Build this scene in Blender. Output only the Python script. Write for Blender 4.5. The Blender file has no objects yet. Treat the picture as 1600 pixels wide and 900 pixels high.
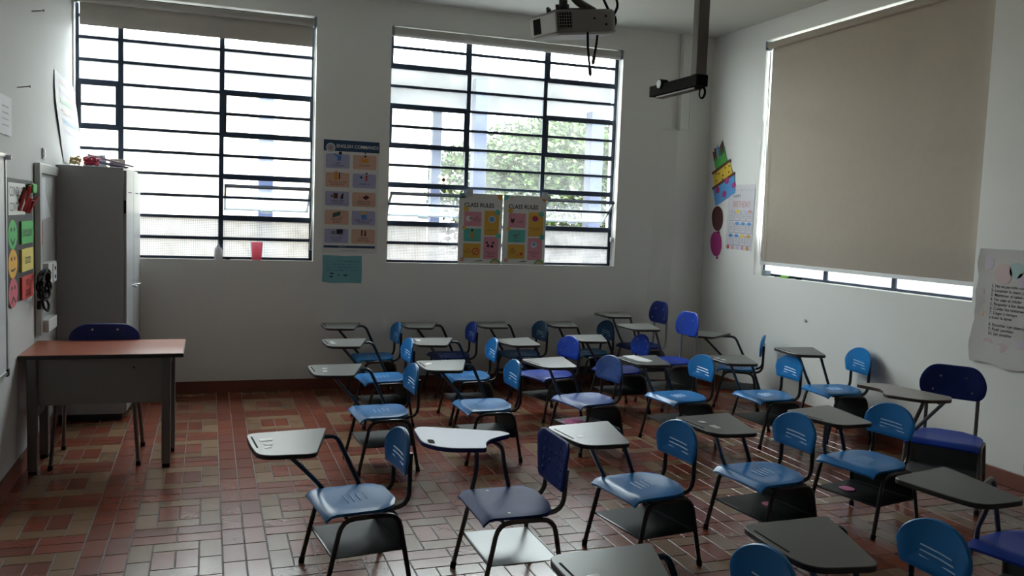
import bpy, bmesh, math, random
from mathutils import Matrix, Vector
random.seed(7)
SC = bpy.context.scene
COL = SC.collection
PI = math.pi
R = math.radians
# ------------------------------------------------------------------ camera
F_PX = 1344.63
YAW, PITCH, ROLL = R(19.503), R(-4.6745), R(2.093)
fwd = Vector((math.sin(YAW)*math.cos(PITCH), math.cos(YAW)*math.cos(PITCH), math.sin(PITCH)))
rt = Vector((math.cos(YAW), -math.sin(YAW), 0)); up = rt.cross(fwd)
rt2 = rt*math.cos(ROLL) + up*math.sin(ROLL); up2 = up*math.cos(ROLL) - rt*math.sin(ROLL)
CAM = Vector((1.0973, -8.2245, 1.6965))
cd = bpy.data.cameras.new('camera'); cam = bpy.data.objects.new('camera', cd); COL.objects.link(cam)
m3 = Matrix((rt2, up2, -fwd)).transposed()
cam.matrix_world = Matrix.Translation(CAM) @ m3.to_4x4()
cd.sensor_width = 36; cd.lens = F_PX/1600*36; cd.clip_start = .05
SC.camera = cam
# ------------------------------------------------------------------ sky, exposure
W, H = 6.224, 3.699            # room width and height; back wall y=0, left wall x=0
YB = -9.5
world = bpy.data.worlds.new('overcast_sky'); SC.world = world; world.use_nodes = True
bg = world.node_tree.nodes['Background']; bg.inputs[0].default_value = (.95, .975, 1, 1); bg.inputs[1].default_value = 2.6
SC.view_settings.view_transform = 'Standard'; SC.view_settings.look = 'None'
SC.view_settings.gamma = 1; SC.view_settings.use_curve_mapping = False
SC.view_settings.exposure = 3.25
SC.cycles.use_denoising = True
SC.cycles.max_bounces = 10; SC.cycles.diffuse_bounces = 7; SC.cycles.transparent_max_bounces = 16
def portal(loc, rot, sx, sy):
    l = bpy.data.lights.new('window_portal', 'AREA'); l.shape = 'RECTANGLE'; l.size = sx; l.size_y = sy
    l.cycles.is_portal = True; l.energy = 1
    o = bpy.data.objects.new('window_portal', l); COL.objects.link(o); o.location = loc; o.rotation_euler = rot
portal((1.02, .2, 2.35), (-PI/2, 0, 0), 2.02, 2.3)
portal((3.93, .2, 2.35), (-PI/2, 0, 0), 2.45, 2.3)
portal((W+.3, -2.25, 2.36), (0, PI/2, 0), 2.3, 2.65)
# ------------------------------------------------------------------ materials
MATS = {}
def nt(m): return m.node_tree.nodes, m.node_tree.links
def mat(name, col, rough=.5, spec=.5, metal=0, var=.06, scale=6, bump=0, bscale=60, coat=0, transl=0):
    if name in MATS: return MATS[name]
    m = bpy.data.materials.new(name); m.use_nodes = True; n, l = nt(m)
    b = n['Principled BSDF']; b.inputs['Roughness'].default_value = rough; b.inputs['Metallic'].default_value = metal
    b.inputs['Specular IOR Level'].default_value = spec; b.inputs['Coat Weight'].default_value = coat
    tc = n.new('ShaderNodeTexCoord'); nz = n.new('ShaderNodeTexNoise'); nz.inputs['Scale'].default_value = scale; nz.inputs['Detail'].default_value = 4
    l.new(tc.outputs['Object'], nz.inputs['Vector'])
    mx = n.new('ShaderNodeMix'); mx.data_type = 'RGBA'
    c = Vector(col)
    mx.inputs[6].default_value = (*[max(0, x*(1-var)) for x in c], 1); mx.inputs[7].default_value = (*[min(1, x*(1+var)) for x in c], 1)
    l.new(nz.outputs['Fac'], mx.inputs[0]); l.new(mx.outputs[2], b.inputs['Base Color'])
    if bump:
        n2 = n.new('ShaderNodeTexNoise'); n2.inputs['Scale'].default_value = bscale; l.new(tc.outputs['Object'], n2.inputs['Vector'])
        bp = n.new('ShaderNodeBump'); bp.inputs['Strength'].default_value = bump; bp.inputs['Distance'].default_value = .01
        l.new(n2.outputs['Fac'], bp.inputs['Height']); l.new(bp.outputs['Normal'], b.inputs['Normal'])
    if transl:
        t = n.new('ShaderNodeBsdfTranslucent'); l.new(mx.outputs[2], t.inputs['Color'])
        ms = n.new('ShaderNodeMixShader'); ms.inputs[0].default_value = transl
        l.new(b.outputs[0], ms.inputs[1]); l.new(t.outputs[0], ms.inputs[2]); l.new(ms.outputs[0], n['Material Output'].inputs[0])
    MATS[name] = m; return m
def glass(name, haze, wired=False):
    m = bpy.data.materials.new(name); m.use_nodes = True; n, l = nt(m); n.remove(n['Principled BSDF'])
    tr = n.new('ShaderNodeBsdfTransparent'); tr.inputs[0].default_value = (.93, .97, .96, 1)
    tl = n.new('ShaderNodeBsdfTranslucent'); tl.inputs[0].default_value = (.9, .93, .95, 1)
    gl = n.new('ShaderNodeBsdfGlossy'); gl.inputs['Roughness'].default_value = .05
    tc = n.new('ShaderNodeTexCoord'); nz = n.new('ShaderNodeTexNoise'); nz.inputs['Scale'].default_value = 3.5; nz.inputs['Detail'].default_value = 6
    l.new(tc.outputs['Object'], nz.inputs['Vector'])
    mr = n.new('ShaderNodeMapRange'); mr.inputs[1].default_value = .3; mr.inputs[2].default_value = .7
    mr.inputs[3].default_value = haze*.6; mr.inputs[4].default_value = haze*1.4; l.new(nz.outputs['Fac'], mr.inputs[0])
    mx = n.new('ShaderNodeMixShader'); l.new(mr.outputs[0], mx.inputs[0]); l.new(tr.outputs[0], mx.inputs[1]); l.new(tl.outputs[0], mx.inputs[2])
    if wired:
        sp = n.new('ShaderNodeSeparateXYZ'); l.new(tc.outputs['Object'], sp.inputs[0])
        ad = n.new('ShaderNodeMath'); ad.operation = 'ADD'; l.new(sp.outputs[0], ad.inputs[0]); l.new(sp.outputs[1], ad.inputs[1])
        outs = []
        for src in (ad.outputs[0], sp.outputs[2]):
            d = n.new('ShaderNodeMath'); d.operation = 'DIVIDE'; d.inputs[1].default_value = .0155; l.new(src, d.inputs[0])
            fr = n.new('ShaderNodeMath'); fr.operation = 'FRACT'; l.new(d.outputs[0], fr.inputs[0])
            lt = n.new('ShaderNodeMath'); lt.operation = 'LESS_THAN'; lt.inputs[1].default_value = .2; l.new(fr.outputs[0], lt.inputs[0]); outs.append(lt.outputs[0])
        mxm = n.new('ShaderNodeMath'); mxm.operation = 'MAXIMUM'; l.new(outs[0], mxm.inputs[0]); l.new(outs[1], mxm.inputs[1])
        cm = n.new('ShaderNodeMix'); cm.data_type = 'RGBA'; cm.inputs[6].default_value = (.50, .51, .51, 1); cm.inputs[7].default_value = (.22, .225, .225, 1)
        l.new(mxm.outputs[0], cm.inputs[0]); l.new(cm.outputs[2], tl.inputs[0]); l.new(cm.outputs[2], tr.inputs[0])
    m2 = n.new('ShaderNodeMixShader'); m2.inputs[0].default_value = .05
    l.new(mx.outputs[0], m2.inputs[1]); l.new(gl.outputs[0], m2.inputs[2]); l.new(m2.outputs[0], n['Material Output'].inputs[0])
    MATS[name] = m; return m
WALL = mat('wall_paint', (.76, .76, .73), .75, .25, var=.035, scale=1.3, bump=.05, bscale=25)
WALL_L = mat('left_wall_grey', (.48, .48, .475), .75, .25, var=.05, scale=1.6, bump=.06, bscale=25)  # a darker grey than the other walls have
CEIL = mat('ceiling_paint', (.62, .62, .575), .85, .2, var=.02, scale=1)
GROUT = mat('grout', (.10, .085, .075), .6, .4, var=.2, scale=12)
CREAMS = [mat('tile_cream_%s' % k, c, .23, .9, var=.16, scale=9, bump=.06, bscale=40) for k, c in zip('abc', [(.215, .122, .066), (.185, .103, .055), (.24, .142, .080)])]
REDS = [mat('tile_red_%s' % k, c, .23, .9, var=.18, scale=9, bump=.06, bscale=40) for k, c in zip('abc', [(.19, .044, .022), (.16, .037, .020), (.22, .054, .028)])]
SKIRT = mat('skirting_tile', (.17, .05, .03), .35, .5, var=.2, scale=5)
NAVYFRAME = mat('navy_window_paint', (.018, .035, .07), .45, .5, var=.2, scale=10)
GREYFRAME = mat('grey_vent_metal', (.20, .24, .27), .4, .5, .3)
GLASS = glass('hazy_glass', .03); GLASS_L = glass('dusty_glass', .07); GLASSW = glass('wired_glass', .5, True)
BLIND_D = mat('blind_taupe', (.40, .375, .34), .9, .1, var=.03, scale=20, transl=.15)
BLIND_R = mat('blind_beige', (.42, .37, .315), .9, .1, var=.04, scale=20, transl=.10)
RAIL = mat('blind_rail_white', (.72, .73, .74), .5, .4)
ROLLER = mat('roller_fabric', (.50, .48, .45), .85, .15)
BLACK = mat('black_tube', (.012, .012, .013), .32, .5, var=.2)
BLACKSHEET = mat('black_sheet', (.009, .0095, .010), .5, .25, var=.3, scale=8)
RUBBER = mat('rubber', (.01, .01, .01), .8, .2)
GREYTUBE = mat('grey_brown_tube', (.10, .09, .08), .38, .5, .3, var=.15)
STEELTUBE = mat('light_grey_tube', (.30, .30, .30), .35, .5, .5)
GREYSHEET = mat('grey_sheet', (.30, .31, .31), .3, .5, .2)
BLUE = mat('sky_blue_plastic', (.010, .165, .45), .33, .42, var=.13, scale=7)
BLUE2 = mat('clear_blue_plastic', (.012, .190, .50), .32, .42, var=.1, scale=7)
ROYAL = mat('royal_blue_plastic', (.008, .045, .36), .40, .35, var=.1, scale=7)
NAVY = mat('navy_plastic', (.007, .020, .15), .42, .35, var=.12, scale=7)
SLATE = mat('slate_blue_plastic', (.035, .090, .31), .42, .35, var=.1, scale=7)
RIDGE = mat('ridge_highlight_blue', (.46, .66, .84), .35)  # pale blue paints highlight lines onto the moulded ridges
TEAL = mat('teal_blue_plastic', (.012, .07, .16), .4, .5, var=.12, scale=7)
DENIM = mat('denim_navy_plastic', (.010, .034, .19), .5, .15, var=.14, scale=9)
TABGREY = mat('tablet_grey', (.14, .143, .135), .33, .5, var=.14, scale=6)
TABEDGE = mat('tablet_edge_dark', (.035, .035, .033), .5, .4)
TABDARK = mat('tablet_slate', (.085, .088, .085), .38, .5, var=.14, scale=6)
TABBLUE = mat('tablet_pale_blue', (.20, .23, .36), .4, .45, var=.06)
TABBROWN = mat('tablet_taupe', (.20, .175, .15), .35, .5, var=.12)
BROWNEDGE = mat('taupe_edge', (.07, .05, .035), .5, .4)
SCREW = mat('screw_steel', (.55, .55, .55), .3, .5, .9)
TAPE = mat('tape_residue', (.65, .66, .64), .4, .5, var=.25, scale=30)
PAPER = mat('white_paper', (.70, .70, .72), .8, .2, var=.03)
SLOT = mat('black_and_slot_shade', (.012, .012, .012), .8, .1)  # flat black: shade painted into slots and holes, own black on clips and cords
# ------------------------------------------------------------------ mesh helpers
class MB:
    def __init__(s): s.v = []; s.f = []
    def add(s, vs, fs):
        o = len(s.v); s.v += [tuple(v) for v in vs]; s.f += [tuple(i+o for i in f) for f in fs]; return s
    def box(s, x0, y0, z0, x1, y1, z1):
        return s.add([(x0,y0,z0),(x1,y0,z0),(x1,y1,z0),(x0,y1,z0),(x0,y0,z1),(x1,y0,z1),(x1,y1,z1),(x0,y1,z1)],
                     [(0,3,2,1),(4,5,6,7),(0,1,5,4),(1,2,6,5),(2,3,7,6),(3,0,4,7)])
    def prism(s, pts, z0, z1, bev=0):
        n = len(pts)
        if bev:
            c = Vector((sum(p[0] for p in pts)/n, sum(p[1] for p in pts)/n))
            ins = []
            for p in pts:
                d = Vector(p[:2])-c; L = d.length; ins.append(tuple(c+d*(1-bev/max(L, 1e-6))))
            vs = [(*p, z0) for p in pts]+[(*p, z1-bev) for p in pts]+[(*p, z1) for p in ins]
            fs = [tuple(range(n-1, -1, -1)), tuple(range(2*n, 3*n))]
            for r in (0, n):
                fs += [(r+i, r+(i+1) % n, r+n+(i+1) % n, r+n+i) for i in range(n)]
            return s.add(vs, fs)
        vs = [(*p, z0) for p in pts]+[(*p, z1) for p in pts]
        return s.add(vs, [tuple(range(n-1, -1, -1)), tuple(range(n, 2*n))]+[(i, (i+1) % n, n+(i+1) % n, n+i) for i in range(n)])
    def tube(s, pts, r, seg=8, fillet=0, fs_=4, closed=False):
        P = [Vector(p) for p in pts]
        if fillet and len(P) > 2:
            Q = [P[0]]
            for a, b, c in zip(P, P[1:], P[2:]):
                d1 = (a-b); d2 = (c-b); f = min(fillet, d1.length*.48, d2.length*.48)
                A = b+d1.normalized()*f; C = b+d2.normalized()*f
                for k in range(fs_+1):
                    t = k/fs_; Q.append(A*(1-t)**2+b*2*t*(1-t)+C*t*t)
            Q.append(P[-1]); P = Q
        n = len(P); vs = []; T = []
        for i in range(n):
            a = P[max(i-1, 0)] if not closed else P[i-1]; b = P[min(i+1, n-1)] if not closed else P[(i+1) % n]
            T.append((b-a).normalized())
        N = T[0].orthogonal().normalized()
        for i in range(n):
            N = (N-T[i]*N.dot(T[i])).normalized(); B = T[i].cross(N)
            rr = r[i] if isinstance(r, (list, tuple)) else r
            vs += [P[i]+N*math.cos(2*PI*k/seg)*rr+B*math.sin(2*PI*k/seg)*rr for k in range(seg)]
        fs = []
        for i in range(n if closed else n-1):
            j = (i+1) % n
            fs += [(i*seg+k, i*seg+(k+1) % seg, j*seg+(k+1) % seg, j*seg+k) for k in range(seg)]
        if not closed: fs += [tuple(range(seg-1, -1, -1)), tuple((n-1)*seg+k for k in range(seg))]
        return s.add(vs, fs)
    def lathe(s, prof, c=(0, 0, 0), seg=20):
        vs = []; n = len(prof)
        for r, z in prof: vs += [(c[0]+r*math.cos(2*PI*k/seg), c[1]+r*math.sin(2*PI*k/seg), c[2]+z) for k in range(seg)]
        fs = [(i*seg+k, i*seg+(k+1) % seg, (i+1)*seg+(k+1) % seg, (i+1)*seg+k) for i in range(n-1) for k in range(seg)]
        fs += [tuple(range(seg-1, -1, -1)), tuple((n-1)*seg+k for k in range(seg))]
        return s.add(vs, fs)
    def xf(s, fn): s.v = [tuple(fn(*v)) for v in s.v]; return s
    def mesh(s, name, m, bevel=0, smooth=False, m2=None):
        me = bpy.data.meshes.new(name); bm = bmesh.new()
        vs = [bm.verts.new(v) for v in s.v]
        for f in s.f:
            try: bm.faces.new([vs[i] for i in f])
            except ValueError: pass
        bmesh.ops.recalc_face_normals(bm, faces=bm.faces)
        if bevel:
            es = [e for e in bm.edges if len(e.link_faces) == 2 and e.calc_face_angle(0) > .5]
            bmesh.ops.bevel(bm, geom=es, offset=bevel, segments=2, profile=.5, affect='EDGES')
        if smooth:
            for f in bm.faces: f.smooth = True
            for e in bm.edges:
                if len(e.link_faces) == 2 and e.calc_face_angle(0) > .7: e.smooth = False
        bm.to_mesh(me); bm.free(); me.materials.append(m)
        if m2:
            me.materials.append(m2)
            for p in me.polygons:
                if p.normal.z < .5: p.material_index = 1
        return me
def obj(name, me, parent=None):
    o = bpy.data.objects.new(name, me); COL.objects.link(o); o.parent = parent; return o
def B(name, mb, m, parent=None, bevel=0, smooth=False, m2=None): return obj(name, mb.mesh(name, m, bevel, smooth, m2), parent)
def tag(o, label=None, cat=None, group=None, kind=None):
    if label: o['label'] = label
    if cat: o['category'] = cat
    if group: o['group'] = group
    if kind: o['kind'] = kind
    return o
def empty(name, loc=(0, 0, 0), rz=0, parent=None):
    o = bpy.data.objects.new(name, None); COL.objects.link(o); o.location = loc; o.rotation_euler = (0, 0, rz); o.parent = parent
    o.empty_display_size = .1; return o
def rounded(pts, r, seg=5):
    P = [Vector(p) for p in pts]; n = len(P); out = []
    for i in range(n):
        a, b, c = P[i-1], P[i], P[(i+1) % n]; rr = r[i] if isinstance(r, (list, tuple)) else r
        d1 = a-b; d2 = c-b; f = min(rr, d1.length*.49, d2.length*.49)
        A = b+d1.normalized()*f; C = b+d2.normalized()*f
        for k in range(seg+1):
            t = k/seg; out.append(tuple(A*(1-t)**2+b*2*t*(1-t)+C*t*t))
    return out
# ------------------------------------------------------------------ room shell
def wall_holes(name, s0, s1, z0, z1, th, holes, fn, m):
    ss = sorted({s0, s1, *[h[0] for h in holes], *[h[1] for h in holes]}); zs = sorted({z0, z1, *[h[2] for h in holes], *[h[3] for h in holes]})
    solid = lambda i, j: 0 <= i < len(ss)-1 and 0 <= j < len(zs)-1 and not any(h[0] <= ss[i] < h[1] and h[2] <= zs[j] < h[3] for h in holes)
    vid = {}; mb = MB()
    def V(i, j, d):
        k = (i, j, d)
        if k not in vid: vid[k] = len(mb.v); mb.v.append(fn(ss[i], d*th, zs[j]))
        return vid[k]
    for i in range(len(ss)-1):
        for j in range(len(zs)-1):
            if not solid(i, j): continue
            for d in (0, 1): mb.f.append((V(i, j, d), V(i+1, j, d), V(i+1, j+1, d), V(i, j+1, d)))
            for (ni, nj, a, b) in ((i-1, j, (i, j), (i, j+1)), (i+1, j, (i+1, j), (i+1, j+1)), (i, j-1, (i, j), (i+1, j)), (i, j+1, (i, j+1), (i+1, j+1))):
                if not solid(ni, nj): mb.f.append((V(*a, 0), V(*b, 0), V(*b, 1), V(*a, 1)))
    return tag(B(name, mb, m), kind='structure')
ZS, ZT = 1.220, 3.470
back = lambda s, d, z: (s, d, z)
right = lambda s, d, z: (W+d, -s, z)
wall_holes('wall_back', 0, W, 0, H, .25, [(.012, 2.022, ZS, ZT), (2.715, 5.145, ZS, ZT)], back, WALL)
wall_holes('wall_right', 0, -YB, 0, H, .25, [(.937, 3.56, 1.216, 3.508)], right, WALL)
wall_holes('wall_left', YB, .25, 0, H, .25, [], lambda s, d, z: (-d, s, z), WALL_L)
wall_holes('wall_rear', -.25, W+.25, 0, H, .25, [], lambda s, d, z: (s, YB-d, z), WALL)
tag(B('ceiling', MB().box(-.25, YB-.25, H, W+.25, .25, H+.2), CEIL), kind='structure')
# plaster boxing with a duct in the back right corner
ZL = 2.685
trim = B('trim_1', MB().add([(5.52, -.001, 0), (5.80, -.055, 0), (5.972, -.055, 0), (5.972, -.001, 0), (5.62, -.001, ZL), (5.80, -.055, ZL), (5.972, -.055, ZL), (5.972, -.001, ZL)],
        [(0,1,2,3),(4,7,6,5),(0,4,5,1),(1,5,6,2),(2,6,7,3),(3,7,4,0)]), WALL); tag(trim, kind='structure')
duct = B('trim_2', MB().box(5.815, -.07, ZL, 5.915, -.001, H), WALL, bevel=.004); tag(duct, kind='structure')
tag(B('trim_3', MB().tube([(5.945, -.022, ZL), (5.945, -.022, H)], .018, 10), WALL, smooth=True), kind='structure')
# baseboards
tag(B('baseboard_back', MB().box(0, -.014, 0, 5.52, 0, .109), SKIRT, bevel=.003), kind='structure')
tag(B('baseboard_right', MB().box(W-.014, YB, 0, W, -.02, .109), SKIRT, bevel=.003), kind='structure')
tag(B('baseboard_left', MB().box(0, YB, 0, .014, -.02, .109), SKIRT, bevel=.003), kind='structure')
# ------------------------------------------------------------------ tiled floor
floor = tag(B('floor', MB().box(-.25, YB-.25, -.15, W+.25, .25, -.0025), GROUT), kind='structure')
AX, AY, X0, Y0 = .108, .1115, .740, -3.469      # tile units, origin of the pattern
GAP = .006
tiles = []                                        # (x0,y0,x1,y1,'c'/'r')
def addt(x0, y0, x1, y1, k):
    x0, x1 = max(x0, .014), min(x1, W-.014); y0, y1 = max(y0, YB), min(y1, -.014)
    if x1-x0 > .02 and y1-y0 > .02: tiles.append((x0, y0, x1, y1, k))
for kx in range(-2, 10):
    px = X0+kx*6*AX; sk = .045*(px-1.0) if px > 1.5 else 0
    for j in range(-45, 45):                       # double band of long red tiles
        for c in (0, 1):
            yy = -3.565+sk+j*2*AY; addt(px-2*AX+c*AX, yy, px-AX+c*AX, yy+2*AY, 'r')
    for j in range(-12, 10):
        yb = Y0+sk+j*6*AY                          # block foot at yb, block yb..yb+4AY, red rows below it
        for c in (0, 1):
            for r_ in (1, 2): addt(px+c*2*AX, yb-r_*AY, px+(c+1)*2*AX, yb-(r_-1)*AY, 'r')
        for e in (0, 3):
            for q in (0, 1): addt(px+e*AX, yb+q*2*AY, px+(e+1)*AX, yb+(q+1)*2*AY, 'c')
        addt(px+AX, yb, px+3*AX, yb+AY, 'c'); addt(px+AX, yb+3*AY, px+3*AX, yb+4*AY, 'c')
        for q in (0, 1): addt(px+(1+q)*AX, yb+AY, px+(2+q)*AX, yb+3*AY, 'r')
def to_px(p):
    d = Vector(p)-CAM; z = d.dot(fwd)
    return (800+F_PX*d.dot(rt2)/z, 450-F_PX*d.dot(up2)/z, z)
def shown(t):
    px = to_px(((t[0]+t[2])/2, (t[1]+t[3])/2, 0))
    return px[2] > .5 and -20 < px[0] < 1620 and px[1] < 915
def area(t):
    px = to_px(((t[0]+t[2])/2, (t[1]+t[3])/2, 0)); return (t[2]-t[0])*(t[3]-t[1])/px[2]**3
vis = sorted([t for t in tiles if shown(t)], key=area, reverse=True); big = set(vis[:300])
cache = {}
rest = {}
for t in tiles:
    pool = CREAMS if t[4] == 'c' else REDS; m = random.choice(pool); dz = random.uniform(-.0004, .0004)
    g = GAP/2
    if t in big:
        w_, h_ = round(t[2]-t[0]-GAP, 3), round(t[3]-t[1]-GAP, 3); k = (w_, h_, m.name)
        if k not in cache: cache[k] = MB().box(-w_/2, -h_/2, -.006, w_/2, h_/2, 0).mesh('tile', m, bevel=.0018)
        o = obj('tile', cache[k], floor); o.location = ((t[0]+t[2])/2, (t[1]+t[3])/2, dz)
    else:
        mb = rest.setdefault(m.name, (MB(), m))[0]
        x0, y0, x1, y1 = t[0]+g, t[1]+g, t[2]-g, t[3]-g; c = .0018
        mb.add([(x0, y0, -.006), (x1, y0, -.006), (x1, y1, -.006), (x0, y1, -.006), (x0, y0, dz-c), (x1, y0, dz-c), (x1, y1, dz-c), (x0, y1, dz-c),
                (x0+c, y0+c, dz), (x1-c, y0+c, dz), (x1-c, y1-c, dz), (x0+c, y1-c, dz)],
               [(0,1,5,4),(1,2,6,5),(2,3,7,6),(3,0,4,7),(4,5,9,8),(5,6,10,9),(6,7,11,10),(7,4,8,11),(8,9,10,11)])
allv, allf, idx = [], [], []
me = bpy.data.meshes.new('floor_tiles')
for k, (mb, m) in enumerate(rest.values()):
    o_ = len(allv); allv += mb.v; allf += [tuple(i+o_ for i in f) for f in mb.f]; idx += [k]*len(mb.f); me.materials.append(m)
me.from_pydata(allv, [], allf); me.polygons.foreach_set('material_index', idx); me.update()
tag(obj('floor_tiles', me, floor), kind='stuff')
# ------------------------------------------------------------------ windows
DG = .12
def window(name, fn, s0, s1, zs, zt, mull, vents_closed, vents_open, rows, skip=lambda c, r: False, GLASS=GLASS):
    win = tag(empty(name), kind='structure')
    def bar(nm, a, b, z0, z1, d0=DG-.014, d1=DG+.016, m=NAVYFRAME, par=win):
        return B(nm, MB().box(a, d0, z0, b, d1, z1).xf(fn), m, par, bevel=.002)
    edges = [s0]+mull+[s1]
    bar('window_frame', s0, s1, zs, zs+.022); bar('window_frame', s0, s1, zt-.03, zt)
    bar('window_frame', s0, s0+.026, zs, zt); bar('window_frame', s1-.030, s1, zs, zt)
    for x in mull: bar('mullion', x-.021, x+.021, zs, zt, DG-.018, DG+.018)
    for c in range(len(edges)-1):
        a, b = edges[c]+.02, edges[c+1]-.02
        for r_ in range(1, len(rows)):
            z = rows[r_]
            if z > zt-.02: continue
            op = [v for v in vents_open if v[0] == c and rows[v[1]] < z < rows[v[2]]]
            if op: continue
            thick = any(v[0] == c and z in (rows[v[1]], rows[v[2]]) for v in vents_closed+vents_open)
            h = .025 if thick else .0135
            bar('glazing_bar', a, b, z-h, z+h)
        for r_ in range(len(rows)-1):
            if skip(c, r_): continue
            if any(v[0] == c and v[1] <= r_ < v[2] for v in vents_open): continue
            z0, z1 = rows[r_], min(rows[r_+1], zt-.01)
            B('pane', MB().box(a, DG-.002, z0+.005, b, DG+.002, z1-.005).xf(fn), GLASSW if r_ < 2 else GLASS, win)
        for v in vents_closed:
            if v[0] != c: continue
            for xx in (a, b-.022): bar('vent_frame', xx, xx+.022, rows[v[1]], rows[v[2]], DG-.024, DG-.006)
        for v in vents_open:
            if v[0] != c: continue
            zm = (rows[v[1]]+rows[v[2]])/2; hh = (rows[v[2]]-rows[v[1]])/2-.018; ph = R(50)
            bar('guard_bar', a, b, zm-.012, zm+.012, DG-.02, DG)
            vent = empty('pivot_vent', parent=win)
            def tl(s, d, t, zm=zm):   # vent plane coordinates, top tipped in, bottom out
                return fn(s, DG+.01-t*math.sin(ph)+d*math.cos(ph), zm+t*math.cos(ph)+d*math.sin(ph))
            aa, bb = a+.006, b-.006
            for (x0, x1, t0, t1) in ((aa, bb, hh-.024, hh), (aa, bb, -hh, -hh+.02), (aa, aa+.02, -hh, hh), (bb-.02, bb, -hh, hh), (aa, bb, -.007, .007)):
                B('vent_bar', MB().box(x0, -.012, t0, x1, .012, t1).xf(tl), NAVYFRAME if t0 > .1 else GREYFRAME, vent)
            for (t0, t1) in ((-hh+.02, -.007), (.007, hh-.024)):
                B('pane', MB().box(aa+.02, -.002, t0, bb-.02, .002, t1).xf(tl), GLASS, vent)
            mid = (aa+bb)/2
            B('latch', MB().box(mid-.05, -.035, -hh-.004, mid+.05, -.008, -hh+.03).xf(tl), GREYFRAME, vent, bevel=.004)
            B('stay_arm', MB().tube([(b-.012, DG-.02, zm), (b-.012, DG+.14, zm-.10)], .005, 6).xf(fn), NAVYFRAME, vent)
    return win
rows = [1.220, 1.410, 1.600, 1.788, 1.975, 2.165, 2.355, 2.540, 2.730, 2.920, 3.108, 3.288, ZT]
window('window_1', back, .012, 2.022, ZS, ZT, [.365, 1.200], [(0, 6, 8), (2, 6, 8)], [(2, 2, 4)], rows, GLASS=GLASS_L)
window('window_2', back, 2.715, 5.145, ZS, ZT, [3.520, 4.335], [(0, 6, 8), (2, 6, 8), (0, 10, 12), (2, 10, 12)], [(0, 2, 4), (2, 2, 4)], rows)
window('window_3', right, .937, 3.56, 1.216, 3.508, [1.872, 2.697], [(0, 6, 8), (2, 6, 8)], [], [r-.004 for r in rows[:-1]]+[3.508])
# ------------------------------------------------------------------ roller blinds
def blind(fn, s0, s1, zt, drop, d, label, cloth, rail=True, r=.034):
    e = empty('roller_blind', fn((s0+s1)/2, d, zt-.06))
    inv = Matrix.Translation(e.location).inverted()
    def put(nm, mb, m, par=e, **k):
        o = B(nm, mb, m, par, **k); o.matrix_parent_inverse = inv; return o
    zc = zt-.055
    put('roller_tube', MB().tube([(s0+.03, d, zc), (s1-.03, d, zc)], r, 16).xf(fn), cloth, smooth=True)
    for s in (s0+.004, s1-.028): put('end_bracket', MB().box(s, d-.035, zc-.04, s+.024, d+.035, zc+.045).xf(fn), GREYFRAME, bevel=.003)
    if drop:
        a, b = s0+.035, s1-.03; n = 40; mb = MB(); zb = zc-drop
        for i in range(n+1):
            t = i/n; s = a+(b-a)*t
            for j in range(13):
                z = zc+(zb-zc)*j/12; w = .004*math.sin(t*9+j*.5)*(j/12)
                for q in (0, 1): mb.v.append((s, d+r-.006*0+w+.0012*q, z))
        idx = lambda i, j, q: (i*13+j)*2+q
        for i in range(n):
            for j in range(12):
                mb.f.append((idx(i, j, 0), idx(i+1, j, 0), idx(i+1, j+1, 0), idx(i, j+1, 0))); mb.f.append((idx(i, j, 1), idx(i, j+1, 1), idx(i+1, j+1, 1), idx(i+1, j, 1)))
        for i in range(n): mb.f.append((idx(i, 12, 0), idx(i+1, 12, 0), idx(i+1, 12, 1), idx(i, 12, 1)))
        put('cloth', mb.xf(fn), cloth, smooth=True)
        if rail: put('bottom_rail', MB().box(a, d+r-.008, zb-.03, b, d+r+.010, zb+.002).xf(fn), RAIL, bevel=.004)
    return tag(e, label, 'blind')
blind(back, .012, 2.022, ZT, .215, .035, 'taupe roller blind lowered a little over the left back window', BLIND_D, rail=False)
blind(back, 2.715, 5.145, ZT, 0, .035, 'fully rolled-up blind above the window with the class rules posters', ROLLER, r=.045)
blind(right, .937, 3.56, 3.508, 2.10, .02, 'large beige roller blind drawn down over the right wall window', BLIND_R)
# beaded chains on the window sides
CHAIN = mat('chain_white', (.62, .62, .6), .5, .4)
def chain(pts, label, knob=None):
    e = tag(empty('blind_chain', pts[0]), label, 'chain'); inv = Matrix.Translation(e.location).inverted()
    o = B('cord', MB().tube(pts, .0035, 6, .05), CHAIN, e); o.matrix_parent_inverse = inv
    if knob:
        o = B('tensioner', MB().tube([(knob[0], knob[1], knob[2]-.03), (knob[0], knob[1], knob[2]-.015), (knob[0], knob[1], knob[2]+.015), (knob[0], knob[1], knob[2]+.03)], [.008, .018, .018, .008], 10), CHAIN, e, smooth=True)
        o.matrix_parent_inverse = inv
chain([(5.128, .05, 3.38), (5.126, .05, 1.62), (5.118, .045, 1.30), (5.13, .05, 1.29), (5.134, .052, 3.38)], 'thin white blind chain on the right jamb of the middle window', (5.124, .045, 1.50))
chain([(2.008, .045, 3.36), (2.008, .045, 1.62), (1.99, .04, 1.33), (2.012, .045, 1.32), (2.013, .05, 3.36)], 'thin white blind chain beside the left back window')
chain([(W+.03, -.965, 3.40), (W+.035, -.96, 1.55), (W+.04, -1.02, 1.25), (W+.03, -1.05, 1.29), (W+.02, -1.00, 2.6), (W+.03, -.972, 3.40)], 'looped white chain hanging at the edge of the large beige blind')
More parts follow.
